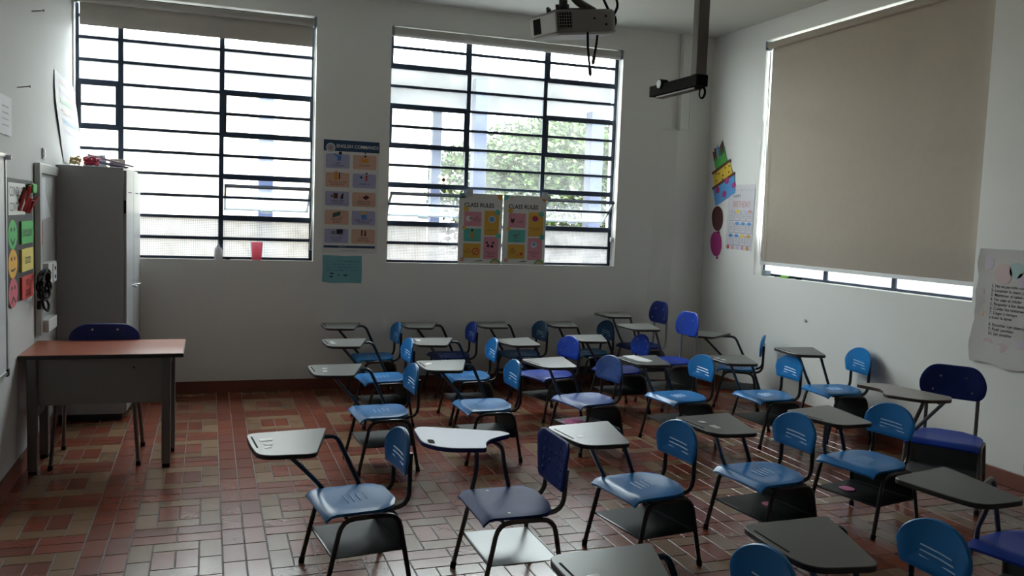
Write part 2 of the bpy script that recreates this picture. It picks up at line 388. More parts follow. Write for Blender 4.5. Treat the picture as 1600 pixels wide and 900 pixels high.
# ------------------------------------------------------------------ student chairs with a writing tablet
# local axes of a chair mesh: +x the way the sitter faces, -y the sitter's right, z up
L3 = lambda u, v, z: (u, -v, z)
STD_TAB = rounded([(.460, .215), (.476, .02), (.470, -.175), (.235, -.215), (.085, .215)], [.05, .15, .075, .045, .02])
NOTCH_A = rounded([(.345, .345), (.385, .31), (.405, .05), (.33, -.06), (.145, -.10), (.12, -.005), (.075, .055), (-.045, .12), (-.03, .175)], [.03, .04, .12, .08, .025, .04, .05, .02, .03])
NOTCH_B = rounded([(-.015, .379), (.09, .50), (.165, .522), (.235, .345), (.36, .32), (.41, .29), (.425, .077), (.296, -.053), (.174, -.039)][::-1], [.03, .04, .06, .03, .03, .05, .02, .04, .05])
def shell_seat(w, uf, ur, z, round_r):
    """moulded seat: waterfall front, rounded rear corners, rolled rim"""
    nu, nv = 14, 12; top = []; mb = MB()
    def half(u):
        if u > ur+round_r: return w
        t = (ur+round_r-u)/round_r; return w*(.52+.48*math.sqrt(max(0, 1-t*t)))
    for i in range(nu+1):
        u = uf+(ur-uf)*i/nu; h = half(u)
        for j in range(nv+1):
            s = -1+2*j/nv; v = h*math.copysign(abs(s)**.8, s); f = max(0, (u-(uf-.05))/.05)
            zz = z-.028*f**2.2-.010*(1-s*s)*(1-abs(2*i/nu-1)**2)-.008*abs(s)**8+.008*max(0, (i/nu-.7)/.3)
            mb.v.append((u, -v, zz))
    n = nv+1; N = len(mb.v)
    for (x, y, zz) in mb.v[:N]: mb.v.append((x*.985, y*.985, min(zz-.012, z-.022)))
    for i in range(nu):
        for j in range(nv):
            a = i*n+j; mb.f.append((a, a+1, a+n+1, a+n)); mb.f.append((N+a, N+a+n, N+a+n+1, N+a+1))
    ring = [j for j in range(n)]+[i*n+nv for i in range(1, nu+1)]+[nu*n+j for j in range(nv-1, -1, -1)]+[i*n for i in range(nu-1, 0, -1)]
    for a, b in zip(ring, ring[1:]+ring[:1]): mb.f.append((a, b, N+b, N+a))
    return mb
def shell_back(outline, u0, z0, lean, curve, th=.022):
    """outline in (v, h) from the lower edge; dished towards the sitter"""
    mb = MB(); n = len(outline); c = (sum(p[0] for p in outline)/n, sum(p[1] for p in outline)/n)
    ringsf = [1.0, .95, .8, .5, .2]
    def P(v, h, du): return (u0-lean*h+curve*v*v+du, -v, z0+h)
    for side in (0, 1):
        for k, f in enumerate(ringsf):
            for (v, h) in outline:
                vv, hh = c[0]+(v-c[0])*f, c[1]+(h-c[1])*f
                du = (0 if side == 0 else -th)+(-.006 if k == 0 and side == 0 else 0)+(.006 if k == 0 and side else 0)
                mb.v.append(P(vv, hh, du))
    for side in (0, 1):
        o = side*n*len(ringsf)
        for k in range(len(ringsf)-1):
            for i in range(n): mb.f.append((o+k*n+i, o+k*n+(i+1) % n, o+(k+1)*n+(i+1) % n, o+(k+1)*n+i))
        mb.f.append(tuple(o+(len(ringsf)-1)*n+i for i in range(n)))
    o = n*len(ringsf)
    for i in range(n): mb.f.append((i, (i+1) % n, o+(i+1) % n, o+i))
    return mb, P
def dome(w, h):
    pts = [(-w*.86, 0), (w*.86, 0)]
    for k in range(0, 13):
        a = PI*k/12; pts.append((w*math.cos(a), h*.40+h*.60*math.sin(a)))
    return rounded(pts, .012, 2)
CH = {}
def chair_meshes(key):
    if key in CH: return CH[key]
    p = dict(sz=.375, tz=.656, bz0=.492, bh=.192, bw=.168, w=.195, uf=.185, ur=-.165, fu=.192, ru=-.205, fv=.222, tab=STD_TAB, rr=.12, bu=-.205,
             panel=True, screws=key.split('_')[0] in ('screw', 'tall'), ridges=key == 'std')
    if key == 'tall': p.update(sz=.415, tz=.715, bz0=.625, bh=.215, bw=.18)
    if key == 'corner': p.update(sz=.40, tz=.685, bz0=.60, bh=.215, bw=.18, tab=[(u+.10, v+.10) for u, v in STD_TAB])
    if key == 'wide': p.update(sz=.415, tz=.70, bz0=.625, bh=.215, bw=.20, tab=NOTCH_B, w=.21, screws=True)
    if key == 'denim': p.update(sz=.395, tz=.672, bz0=.455, bh=.235, bw=.185, tab=NOTCH_A, w=.205, rr=.07, panel=False, bu=-.215)
    P = dict(p); M = {}
    tube = {'std': BLACK, 'screw': BLACK}.get(key, GREYTUBE); sheet = {'std': BLACKSHEET, 'screw': BLACKSHEET}.get(key, GREYSHEET if key == 'denim' else mat('dull_grey_sheet', (.06, .065, .065), .45))
    r = .0115; zr = p['sz']-.032; fv = p['fv']; rv = fv-.014
    parts = []
    def part(nm, mb, m, sub=None, bevel=0, smooth=True, role=None, m2=None):
        parts.append((nm, mb.mesh(nm, m, bevel, smooth, m2), sub, role))
    part('seat', shell_seat(p['w'], p['uf'], p['ur'], p['sz'], p['rr']), BLUE, role='seat')
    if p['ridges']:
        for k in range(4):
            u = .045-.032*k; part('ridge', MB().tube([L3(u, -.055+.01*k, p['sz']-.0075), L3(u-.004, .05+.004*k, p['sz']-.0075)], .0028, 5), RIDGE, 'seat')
    if key == 'denim':
        for vv in (-.16, .16): part('screw', MB().lathe([(.008, 0), (.008, .003), (.004, .005)], L3(.05, vv, p['sz']-.008), 8), SCREW, 'seat')
    bw, bh = p['bw'], p['bh']
    out = rounded([(-bw*.9, 0), (bw*.9, 0), (bw*1.03, bh*.5), (bw*.72, bh), (-bw*.72, bh), (-bw*1.03, bh*.5)], .075, 5) if key in ('tall', 'wide', 'corner') else dome(bw, bh) if key != 'denim' else rounded([(-.15, 0), (.15, 0), (.19, .2), (.16, .235), (-.16, .235), (-.19, .2)], .035, 4)
    bmb, PF = shell_back(out, p['bu'], p['bz0'], .09, .9, .018)
    part('backrest', bmb, BLUE, role='back')
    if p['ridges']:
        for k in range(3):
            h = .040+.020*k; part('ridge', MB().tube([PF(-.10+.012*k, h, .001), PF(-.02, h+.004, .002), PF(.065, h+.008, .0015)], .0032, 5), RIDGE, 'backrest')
    if p['screws']:
        for vv, hh in ((-.115, .05), (.115, .05), (-.075, .14), (.075, .14)):
            c = Vector(PF(vv, hh, 0)); part('screw', MB().tube([c-Vector((.003, 0, 0)), c+Vector((.004, 0, 0))], .006, 8), SCREW, 'backrest')
    if key == 'denim':
        for a in range(5):
            for b in range(4): 
                c = Vector(PF(-.11+.055*a, .05+.045*b, 0)); part('dimple', MB().tube([c-Vector((.002, 0, 0)), c+Vector((.0035, 0, 0))], [.013, .009], 6), BLUE, 'backrest', role='back')
    tm = {'denim': (TABBLUE, NAVY), 'wide': (TABBROWN, BROWNEDGE)}.get(key, (TABGREY, TABEDGE))
    tb = [(u, -v) for u, v in p['tab']]
    part('tablet', MB().prism(tb, p['tz']-.020, p['tz'], .003), tm[0], smooth=False, role='tablet', m2=tm[1])
    if key in ('std', 'screw', 'tall'):
        part('pencil_slot', MB().prism([(x, y) for x, y in rounded([(.442, -.150), (.450, -.150), (.456, .045), (.448, .045)], .003, 2)], p['tz']-.001, p['tz']+.0008), SLOT, 'tablet', smooth=False)
    if key == 'denim':
        part('cup_recess', MB().prism(rounded([(.372, -.10), (.378, -.035), (.350, -.02), (.342, -.09)], .02, 3), p['tz']-.001, p['tz']+.0008), SLOT, 'tablet', smooth=False)
        part('pencil_slot', MB().prism(rounded([(.35, -.30), (.362, -.29), (.385, -.05), (.373, -.05)], .004, 2), p['tz']-.001, p['tz']+.0008), mat('pale_groove', (.20, .23, .36), .4), 'tablet', smooth=False)
    for s in (-1, 1):
        part('leg', MB().tube([L3(p['fu'], s*fv, .012), L3(.115, s*rv, zr), L3(-.01, s*rv, zr+.002)], r, 8, .06), tube)
        part('leg', MB().tube([L3(p['ru'], s*fv, .012), L3(-.145, s*rv, zr), L3(-.01, s*rv, zr+.002)], r, 8, .06), tube)
        part('rubber_foot', MB().tube([L3(p['fu']+.001, s*fv, 0), L3(p['fu']-.003, s*fv, .028)], .0145, 8), RUBBER)
        part('rubber_foot', MB().tube([L3(p['ru']-.001, s*fv, 0), L3(p['ru']+.003, s*fv, .028)], .0145, 8), RUBBER)
        bv = .118 if key != 'wide' else .15
        part('back_post', MB().tube([L3(.10, s*bv, zr-.004), L3(-.225, s*bv, zr-.004), L3(p['bu']-.020-.09*.10+.9*bv*bv-.006, s*bv, p['bz0']+.10)], r, 8, .075, 6), STEELTUBE if key == 'tall' else tube)
    for u in (.085, -.10): part('cross_bar', MB().tube([L3(u, -rv, zr-.006), L3(u, rv, zr-.006)], .009, 6), tube)
    t0 = p['tz']-.03
    if key in ('std', 'screw', 'tall', 'corner'):
        part('tablet_support', MB().tube([L3(.085, rv, zr), L3(.16, .165, zr+.09), L3(.335, .02, t0), L3(.40, -.03, t0)], r, 8, .03), tube)
        part('tablet_support', MB().tube([L3(-.09, rv, zr), L3(.045, .18, t0), L3(.30, .10, t0)], r, 8, .045), tube)
    elif key == 'denim':
        part('tablet_support', MB().tube([L3(.12, rv, zr), L3(.09, rv+.005, zr+.11), L3(.115, .16, t0), L3(.3, .14, t0)], r, 8, .05), tube)
        part('tablet_support', MB().tube([L3(-.08, rv, zr), L3(-.045, rv, zr+.14), L3(.0, .13, t0), L3(.25, .10, t0)], r, 8, .08), tube)
    else:
        part('tablet_support', MB().tube([L3(.115, rv, .15), L3(.12, rv, zr), L3(.24, .10, t0), L3(.10, .25, t0)], r, 8, .06), tube)
        part('tablet_support', MB().tube([L3(-.09, rv, zr), L3(.13, -.01, t0), L3(.28, .02, t0)], r, 8, .06), tube)
    zs_ = .172
    part('shelf', MB().box(-.178, -(fv-.012), zs_, .147, fv-.012, zs_+.004), sheet, bevel=.0015, smooth=False)
    for u in (.150, -.176): part('shelf_rod', MB().tube([L3(u, -fv+.006, zs_+.002), L3(u, fv-.006, zs_+.002)], .0065, 6), tube)
    if p['panel']:
        pr = rounded([(-(fv-.016), zs_), (fv-.016, zs_), (fv-.03, zr-.004), (-(fv-.03), zr-.004)], .02, 3)
        part('rear_panel', MB().prism(pr, 0, .003).xf(lambda a, b, c: (-.176+.03*(b-zs_)/.17+c, a, b)), sheet, smooth=False)
    CH[key] = (parts, P); return CH[key]
CHAIRS = {}
def chair(code, x, y, deg, label, key='std', seat=BLUE, back_=BLUE, tab=None, z=1.0, group=None, tape=None):
    parts, P = chair_meshes(key)
    e = empty('tablet_chair', (x, y, 0), R(deg)+PI); tag(e, label, 'chair', group)
    e.scale.z = z; top = {}; legs = []; nf = 0
    for nm, me, sub, role in parts:
        if sub is None:
            o = obj(nm, me, e); top.setdefault(nm, o)
        else: o = obj(nm, me, top[sub])
        if nm == 'leg': legs.append(o)
        if nm == 'rubber_foot': o.parent = legs[nf]; nf += 1
        m = {'seat': seat, 'back': back_, 'tablet': tab}.get(role)
        if m:
            o.material_slots[0].link = 'OBJECT'; o.material_slots[0].material = m
    if tape:
        random.seed(code)
        for k in range(tape):
            u, v = .42-random.uniform(0, .05), .05-random.uniform(-.05, .12)
            pts = rounded([(u-.02*random.uniform(.5, 1.3), -v-.02), (u+.02*random.uniform(.5, 1.3), -v-.018), (u+.018, -v+.022), (u-.016, -v+.02*random.uniform(.6, 1.4))], .006, 2)
            B('tape_scrap', MB().prism(pts, P['tz'], P['tz']+.0012+.0004*k), TAPE, top['tablet'])
    CHAIRS[code] = (e, P); return e
GB = 'sky blue tablet-arm chairs'
# row under the windows
chair('E1', 2.552, -.330, 2.7, 'blue chair at the left end of the row along the back wall', back_=BLUE, seat=BLUE)
chair('E2', 3.290, -.325, .5, 'second chair from the left in the row along the back wall, navy seat', 'std', NAVY, ROYAL)
chair('E3', 4.015, -.310, 5.6, 'third chair from the left in the row along the back wall', 'std', TEAL, TEAL)
chair('E4', 4.740, -.310, 5.8, 'fourth chair from the left along the back wall, dull teal backrest', 'std', TEAL, TEAL)
chair('F', 5.330, -.330, 3, z=1.05, label='tall navy chair with thin grey posts against the back wall boxing', key='tall', seat=NAVY, back_=NAVY)
# second row
chair('D1', 2.436, -1.364, 2.9, 'leftmost blue chair of the second row from the back wall', tape=2)
chair('D2', 3.150, -1.396, -2.1, 'blue chair second from the left in the second row from the back wall', tape=2)
chair('D3', 3.878, -1.404, 13, 'royal blue chair with screwed backrest, third in the second row from the back wall', 'screw', ROYAL, ROYAL)
chair('D4', 4.600, -1.312, .8, 'small dark royal blue chair right behind the slate blue one', 'screw', NAVY, ROYAL)
chair('G', 5.140, -1.230, 5, z=1.045, label='bright royal blue chair with grey posts standing near the room corner', key='tall', seat=ROYAL, back_=ROYAL)
chair('H', 5.845, -1.320, -36, 'blue chair beside the right wall seen edge-on in front of its shadow', 'std', BLUE, BLUE)
# third row
chair('C1', 2.200, -2.554, 2.8, 'leftmost blue chair of the middle row, behind the front-left chair', tape=3)
chair('C2', 2.954, -2.488, .9, 'blue chair of the middle row behind the denim navy chair', tape=3)
chair('C3', 3.771, -2.430, 10.8, 'slate blue chair with screwed backrest and pink cloth on its shelf', 'screw', SLATE, SLATE)
chair('C4', 4.542, -2.462, 5.2, 'blue chair whose writing tablet holds a white sheet of paper', back_=BLUE2, seat=BLUE2, tab=TABDARK)
chair('C5', 5.285, -2.542, -.4, 'blue chair of the middle row next to the one by the right wall', back_=BLUE2, seat=BLUE2, tab=TABDARK, tape=2)
chair('C6', 5.935, -2.555, -6, z=1.08, label='blue chair pushed back against the right wall, casting a shadow on it', back_=BLUE2, seat=BLUE2, tab=TABDARK)
# fourth row
chair('B1', 1.748, -4.296, 6.8, 'front-left blue chair with taped pale tablet, nearest the open floor', tape=4)
chair('B2', 2.415, -4.560, 0, 'denim navy chair with a notched pale blue tablet and grey frame', 'denim', DENIM, DENIM)
chair('B3', 3.188, -4.422, 7.7, 'blue chair just right of the denim navy chair', tape=1)
chair('B4', 3.945, -4.378, 5.5, 'blue chair in the fourth row, second to the right of the denim navy one', tab=TABDARK, tape=3)
chair('B5', 4.703, -4.295, 11.5, 'blue chair with a pink scrap on its shelf, left of the wide navy chair', tab=TABDARK)
chair('B6', 5.520, -4.080, 37, 'wide-backed navy chair with a notched taupe tablet by the right wall', 'wide', ROYAL, NAVY)
# nearest row
chair('A1', 2.563, -6.017, 2.7, 'nearest blue chair, cut by the bottom edge, its tablet lower centre', tape=3)
chair('A2', 3.318, -5.946, .3, 'near blue chair at the bottom right with its whole backrest curve showing', tab=TABDARK)
chair('A3', 4.380, -5.660, 12, 'navy-seated chair cut off at the bottom right corner', 'corner', ROYAL, NAVY, tab=TABDARK)
def on_chair(code, u, v, z):
    e, P = CHAIRS[code]; a = e.rotation_euler.z
    x, y = u, -v
    return (e.location.x+x*math.cos(a)-y*math.sin(a), e.location.y+x*math.sin(a)+y*math.cos(a), z), a
# sheet of paper on a tablet, cloth and scraps on shelves
p_, a = on_chair('C4', .33, .08, .6575)
o = B('paper_sheet', MB().prism(rounded([(-.055, -.15), (.06, -.15), (.07, .10), (.02, .155), (-.05, .12)], .008, 2), 0, .0012), PAPER); o.location = p_; o.rotation_euler.z = a
tag(o, 'white folded sheet of paper lying on a chair tablet', 'paper')
PINK = mat('pink_cloth', (.62, .20, .36), .8, .2, var=.15, scale=20)
mb = MB(); n = 9
for i in range(n+1):
    for j in range(n+1):
        x, y = -.075+.15*i/n, -.11+.22*j/n; e_ = max(abs(i/n-.5), abs(j/n-.5))*2
        mb.v.append((x+.012*math.sin(j*1.3), y+.012*math.sin(i*1.7), .002+.022*(1-e_**3)*(1+.5*math.sin(i*1.9+j*.8))))
for i in range(n):
    for j in range(n): a_ = i*(n+1)+j; mb.f.append((a_, a_+1, a_+n+2, a_+n+1))
p_, a = on_chair('C3', .06, .02, .1765); o = B('pink_cloth', mb, PINK, smooth=True); o.location = p_; o.rotation_euler.z = a
tag(o, 'crumpled pink cloth on the shelf under the slate blue chair', 'cloth')
p_, a = on_chair('B5', .03, .08, .1765); o = B('pink_scrap', MB().prism(rounded([(-.03, -.04), (.03, -.045), (.045, .03), (.0, .05), (-.035, .02)], .012, 3), 0, .006, .002), PINK); o.location = p_; o.rotation_euler.z = a
tag(o, 'small pink paper scrap on the shelf of a near chair', 'paper scrap')
p_, a = on_chair('B4', -.06, .02, .1765); o = B('sweet_wrapper', MB().prism(rounded([(-.02, -.03), (.02, -.025), (.03, .03), (-.015, .035)], .008, 3), 0, .008, .002), mat('wrapper_pink', (.45, .12, .2), .5)); o.location = p_; o.rotation_euler.z = a
tag(o, 'tiny dark pink wrapper on a black shelf under a chair', 'wrapper')
# ------------------------------------------------------------------ teacher's desk
WOOD = mat('cherry_laminate', (.33, .10, .055), .3, .5, var=.12, scale=4)
DESKM = mat('desk_grey_metal', (.17, .165, .155), .45, .5, var=.05)
DARKM = mat('desk_leg_grey', (.13, .125, .12), .4, .5, .2)
desk = tag(empty('teacher_desk', (.47, -2.0, 0)), 'teacher desk with a cherry top and grey metal legs by the left wall', 'desk')
inv = Matrix.Translation(desk.location).inverted()
def dk(nm, mb, m, par=None, **k):
    o = B(nm, mb, m, par or desk, **k)
    if par is None: o.matrix_parent_inverse = inv
    else: o.matrix_parent_inverse = Matrix.Identity(4)
    return o
dk('desk_top', MB().box(.004, -2.335, .722, .945, -1.70, .747), WOOD, bevel=.004)
dk('edge_band', MB().box(.002, -2.339, .720, .948, -2.333, .744), mat('black_edge', (.012, .012, .012), .4))
dk('edge_band', MB().box(.944, -2.339, .720, .949, -1.697, .744), MATS['black_edge'])
for (x, y, w) in ((.078, -2.315, .055), (.845, -2.300, .055), (.080, -1.925, .055), (.862, -1.925, .05)):
    l_ = dk('leg', MB().box(x-w/2, y-.03, .02, x+w/2, y+.03, .722), DARKM, bevel=.006)
    dk('rubber_foot', MB().box(x-w/2+.004, y-.026, 0, x+w/2-.004, y+.026, .022), RUBBER, l_)
dk('modesty_panel', MB().box(.105, -2.302, .425, .818, -2.288, .722), DESKM, bevel=.002)
dk('side_rail', MB().box(.066, -2.28, .33, .09, -1.95, .37), DARKM, bevel=.003)
dk('side_rail', MB().box(.845, -2.27, .66, .87, -1.95, .715), DARKM, bevel=.003)
dk('rear_rail', MB().box(.10, -1.94, .66, .845, -1.915, .715), DARKM, bevel=.003)
dk('screw', MB().tube([(.652, -2.3025, .655), (.652, -2.304, .655)], .006, 8), SLOT)
# teacher's chair pushed under the desk, facing the camera
tc = tag(empty('office_chair', (.42, -2.02, 0), -PI/2), 'wide-backed navy chair pushed under the teacher desk', 'chair')
B('seat', shell_seat(.22, .20, -.17, .475, .12), NAVY, tc, smooth=True)
bmb, PF = shell_back(rounded([(-.215, 0), (.215, 0), (.23, .14), (.15, .205), (-.15, .205), (-.23, .14)], .06, 5), -.335+.52, .65, .12, .5)
bmb.xf(lambda x, y, z: (x-.52, y, z))
bk = B('backrest', bmb, NAVY, tc, smooth=True)
for vv in (-.08, .08):
    c = Vector(PF(vv, .165, 0))-Vector((.52, 0, 0)); B('screw', MB().tube([c-Vector((.003, 0, 0)), c+Vector((.004, 0, 0))], .007, 8), SCREW, bk)
for s in (-1, 1):
    l_ = B('leg', MB().tube([L3(.235, s*.255, .01), L3(.19, s*.225, .445), L3(-.02, s*.225, .445)], .0125, 8, .06), GREYTUBE, tc, smooth=True)
    B('rubber_foot', MB().tube([L3(.236, s*.256, 0), L3(.232, s*.2545, .028)], .016, 8), RUBBER, l_)
    l_ = B('leg', MB().tube([L3(-.255, s*.25, .01), L3(-.15, s*.225, .445), L3(-.02, s*.225, .445)], .0125, 8, .06), GREYTUBE, tc, smooth=True)
    B('rubber_foot', MB().tube([L3(-.256, s*.2505, 0), L3(-.25, s*.249, .028)], .016, 8), RUBBER, l_)
    B('back_post', MB().tube([L3(.1, s*.15, .44), L3(-.235, s*.15, .44), L3(-.372, s*.15, .75)], .0125, 8, .08), GREYTUBE, tc, smooth=True)
# ------------------------------------------------------------------ metal cabinet
CABM = mat('cabinet_grey', (.33, .335, .34), .5, .5, var=.03, scale=2)
cab = tag(empty('metal_cabinet', (.006, -.925, 0), R(-2.6)), 'tall grey metal cabinet in the left corner with belongings piled on top', 'cabinet')
CW, CD, CHT = .470, .86, 1.97
B('body', MB().box(0, 0, .05, CW, CD, CHT), CABM, cab, bevel=.004)
B('plinth', MB().box(.01, .012, 0, CW-.015, CD-.01, .05), mat('plinth_black', (.01, .01, .01), .6), cab)
for k in (0, 1):
    y0 = .012+k*(CD/2-.004); d = B('door', MB().box(CW+.001, y0, .065, CW+.021, y0+CD/2-.014, CHT-.02), CABM, cab, bevel=.003)
    B('hinge', MB().box(CW+.004, (.002 if k == 0 else CD-.012), 1.62, CW+.019, (.011 if k == 0 else CD-.002), 1.72), SLOT, d)
    B('vent_slot', MB().box(CW+.0205, y0+.1, 1.78, CW+.0222, y0+.3, 1.786), SLOT, d)
    if k == 0:
        B('handle', MB().tube([(CW+.02, .36, 1.03), (CW+.055, .36, 1.03), (CW+.055, .26, 1.03)], .009, 8, .01), SCREW, d, smooth=True)
        B('keyhole', MB().tube([(CW+.02, .36, 1.075), (CW+.026, .36, 1.075)], .011, 10), SCREW, d, smooth=True)
    else: B('handle', MB().tube([(CW+.02, .50, 1.03), (CW+.055, .50, 1.03), (CW+.055, .60, 1.03)], .009, 8, .01), SCREW, d, smooth=True)
# things on the cabinet
def ring_coil(name, c, R_, r, turns, m, label, cat, seed):
    random.seed(seed); pts = []
    for k in range(turns*14):
        a = 2*PI*k/14; rr = R_*random.uniform(.75, 1.15)
        pts.append((c[0]+rr*math.cos(a), c[1]+rr*math.sin(a), c[2]+.012+.05*k/(turns*14)+random.uniform(-.004, .012)))
    o = B(name, MB().tube(pts, r, 6), m, smooth=True); return tag(o, label, cat)
ring_coil('yarn_ring', (.13, -.84, CHT), .036, .006, 3, mat('yellow_yarn', (.55, .42, .14), .7), 'yellow ring of cord on the cabinet top', 'cord', 3)
ring_coil('ribbon_bundle', (.245, -.865, CHT), .050, .007, 6, mat('crimson_ribbon', (.55, .05, .11), .6), 'tangled crimson ribbon bundle on the cabinet top', 'ribbon', 4)
o = B('folder', MB().box(-.17, -.11, 0, .17, .11, .006), mat('folder_white', (.75, .74, .78), .5), bevel=.002); o.location = (.36, -.66, CHT+.056); o.rotation_euler = (0, R(13), R(8)); tag(o, 'white folder slanting on the cabinet top', 'folder')
o = B('folder', MB().box(-.15, -.10, 0, .15, .10, .010), mat('folder_lilac', (.40, .32, .52), .5), bevel=.002); o.location = (.33, -.67, CHT+.028); o.rotation_euler = (0, R(9), R(14)); tag(o, 'lilac folder under the white one on the cabinet top', 'folder')
o = B('cardboard_box', MB().box(-.055, -.04, 0, .055, .04, .085), mat('box_brown', (.40, .34, .27), .8), bevel=.003); o.location = (.385, -.42, CHT); o.rotation_euler.z = R(12); tag(o, 'small brown box standing on the cabinet', 'box')
o = B('paper_bag', MB().add([(-.09, -.05, 0), (.09, -.05, 0), (.09, .05, 0), (-.09, .05, 0), (-.07, -.03, .10), (.075, -.02, .115), (.07, .03, .11), (-.05, .03, .09)], [(0,3,2,1),(4,5,6,7),(0,1,5,4),(1,2,6,5),(2,3,7,6),(3,0,4,7)]), mat('bag_bluegrey', (.45, .52, .55), .6), bevel=.006); o.location = (.22, -.40, CHT); tag(o, 'blue-grey bag lying on the cabinet behind the folders', 'bag')
# ------------------------------------------------------------------ things on the window sills
o = B('plastic_cup', MB().lathe([(.040, 0), (.043, .004), (.052, .165), (.049, .165), (.041, .012)], seg=20), mat('pink_translucent', (.95, .50, .58), .35, .3, transl=.85), smooth=True); o.location = (1.516, .045, ZS); tag(o, 'pink plastic cup on the left window sill', 'cup')
bo = tag(empty('glue_bottle', (1.18, .045, ZS)), 'white squeeze bottle on the sill at the window mullion', 'bottle')
WHITEPL = mat('white_plastic', (.70, .72, .74), .4, .5, transl=.2)
B('body', MB().lathe([(.033, 0), (.036, .006), (.036, .085), (.026, .108), (.014, .116)], seg=16), WHITEPL, bo, smooth=True)
B('nozzle', MB().lathe([(.013, .116), (.013, .128), (.006, .135), (.0035, .165)], seg=12), WHITEPL, bo, smooth=True)
o = B('sill_clip', MB().box(-.02, -.012, 0, .02, .012, .02), SLOT, bevel=.003); o.location = (1.262, .05, ZS); tag(o, 'small black clip on the left window sill', 'clip')
gt = B('toy_block', MB().prism(rounded([(-.05, -.018), (.05, -.018), (.05, .018), (-.05, .018)], .008, 3), 0, .022, .004), mat('lime_green', (.18, .48, .06), .5)); gt.location = (W+.055, -1.37, 1.216); gt.rotation_euler.z = PI/2; tag(gt, 'small lime green piece on the right window sill', 'toy')
o = B('beaded_cord', MB().tube([(W+.05, -1.22, 1.226), (W+.07, -1.28, 1.23), (W+.05, -1.34, 1.226)], .009, 6), SLOT); tag(o, 'short dark cord left of the green piece on the right sill', 'cord')
o = B('beaded_cord', MB().tube([(W+.05, -1.43, 1.226), (W+.07, -1.50, 1.23), (W+.045, -1.56, 1.226), (W+.07, -1.60, 1.226)], .009, 6), SLOT); tag(o, 'dark cord right of the green piece on the right sill', 'cord')
o = B('metal_bracket', MB().box(-.035, -.03, 0, .035, .03, .055), GREYFRAME, bevel=.006); o.location = (W+.06, -1.07, 1.216); tag(o, 'small grey metal bracket at the left end of the right sill', 'bracket')
# ------------------------------------------------------------------ posters and papers
def wall_frame(side, s, z, off=.003):
    if side == 'back': X, Y, Zv, loc = (1, 0, 0), (0, 0, 1), (0, -1, 0), (s, -off, z)
    elif side == 'right': X, Y, Zv, loc = (0, -1, 0), (0, 0, 1), (-1, 0, 0), (W-off, s, z)
    else: X, Y, Zv, loc = (0, 1, 0), (0, 0, 1), (1, 0, 0), (off, s, z)
    m = Matrix((X, Y, Zv)).transposed().to_4x4(); m.translation = Vector(loc); return m
def pm(name, col, rough=.6, var=.05): return mat('print_'+name, col, rough, .3, var=var, scale=15)
INK = pm('ink', (.025, .025, .03)); WHITE = pm('white', (.66, .66, .63)); NAVYP = pm('navy', (.03, .06, .12)); LILAC = pm('lilac', (.36, .36, .53)); PEACH = pm('peach', (.58, .36, .27))
ORANGE = pm('orange', (.62, .26, .05)); PINKP = pm('pink', (.62, .27, .33)); MUST = pm('mustard', (.62, .36, .06)); MINT = pm('mint', (.11, .42, .36)); REDP = pm('red', (.5, .05, .05)); BLUEP = pm('blue', (.05, .2, .5)); GREENP = pm('green', (.08, .4, .08)); YELP = pm('yellow', (.75, .52, .05)); BROWNP = pm('brown', (.12, .035, .02)); MAG = pm('magenta', (.36, .03, .19)); SKYP = pm('sky', (.10, .30, .62)); GREYP = pm('grey', (.2, .2, .21)); PALEP = pm('pale', (.50, .55, .6)); MAROON = pm('maroon', (.075, .022, .022)); LIL2 = pm('pale_lilac', (.52, .47, .58)); ROSE = pm('rose', (.55, .32, .34))
def sheet(name, side, s, z, w, h, m, label, cat, rot=0, off=.003, th=.0012, pts=None):
    mb = MB().prism(pts, 0, th) if pts else MB().box(0, 0, 0, w, h, th)
    o = B(name, mb, m); o.matrix_world = wall_frame(side, s, z, off) @ Matrix.Rotation(rot, 4, 'Z'); tag(o, label, cat); o['th'] = th; return o
def card(par, x0, y0, x1, y1, m, nm='printed_card', r=0, lift=0, z=None):
    t = par['th'] if z is None else z; pts = [(x0, y0), (x1, y0), (x1, y1), (x0, y1)]
    if r: pts = rounded(pts, r, 3)
    return B(nm, MB().prism(pts, t, t+.0006+lift), m, par)
def poly(par, pts, m, nm='printed_shape', lift=.0004): return B(nm, MB().prism(pts, par['th'], par['th']+.0008+lift), m, par)
def disc(par, cx, cy, rx, m, ry=None, nm='printed_shape', lift=.0004, n=14, a0=0, a1=2*PI):
    ry = ry or rx; return poly(par, [(cx+rx*math.cos(a0+(a1-a0)*k/n), cy+ry*math.sin(a0+(a1-a0)*k/n)) for k in range(n if a1-a0 > 6.28 else n+1)], m, nm, lift)
TXT = {}
def text(par, s, x, y, size, m, sx=1, align='CENTER', lift=.0012, bold=0):
    k = (s, size, align, bold)
    if k not in TXT:
        c = bpy.data.curves.new('lettering', 'FONT'); c.body = s; c.size = size; c.align_x = align; c.align_y = 'CENTER'; c.offset = bold; c.resolution_u = 2
        t = bpy.data.objects.new('lettering_tmp', c); COL.objects.link(t); bpy.context.view_layer.update()
        TXT[k] = bpy.data.meshes.new_from_object(t.evaluated_get(bpy.context.evaluated_depsgraph_get())); bpy.data.objects.remove(t)
    me = TXT[k].copy(); me.materials.clear(); me.materials.append(m)
    o = obj('lettering', me, par); o.location = (x, y, par['th']+lift); o.scale = (sx, 1, 1); return o
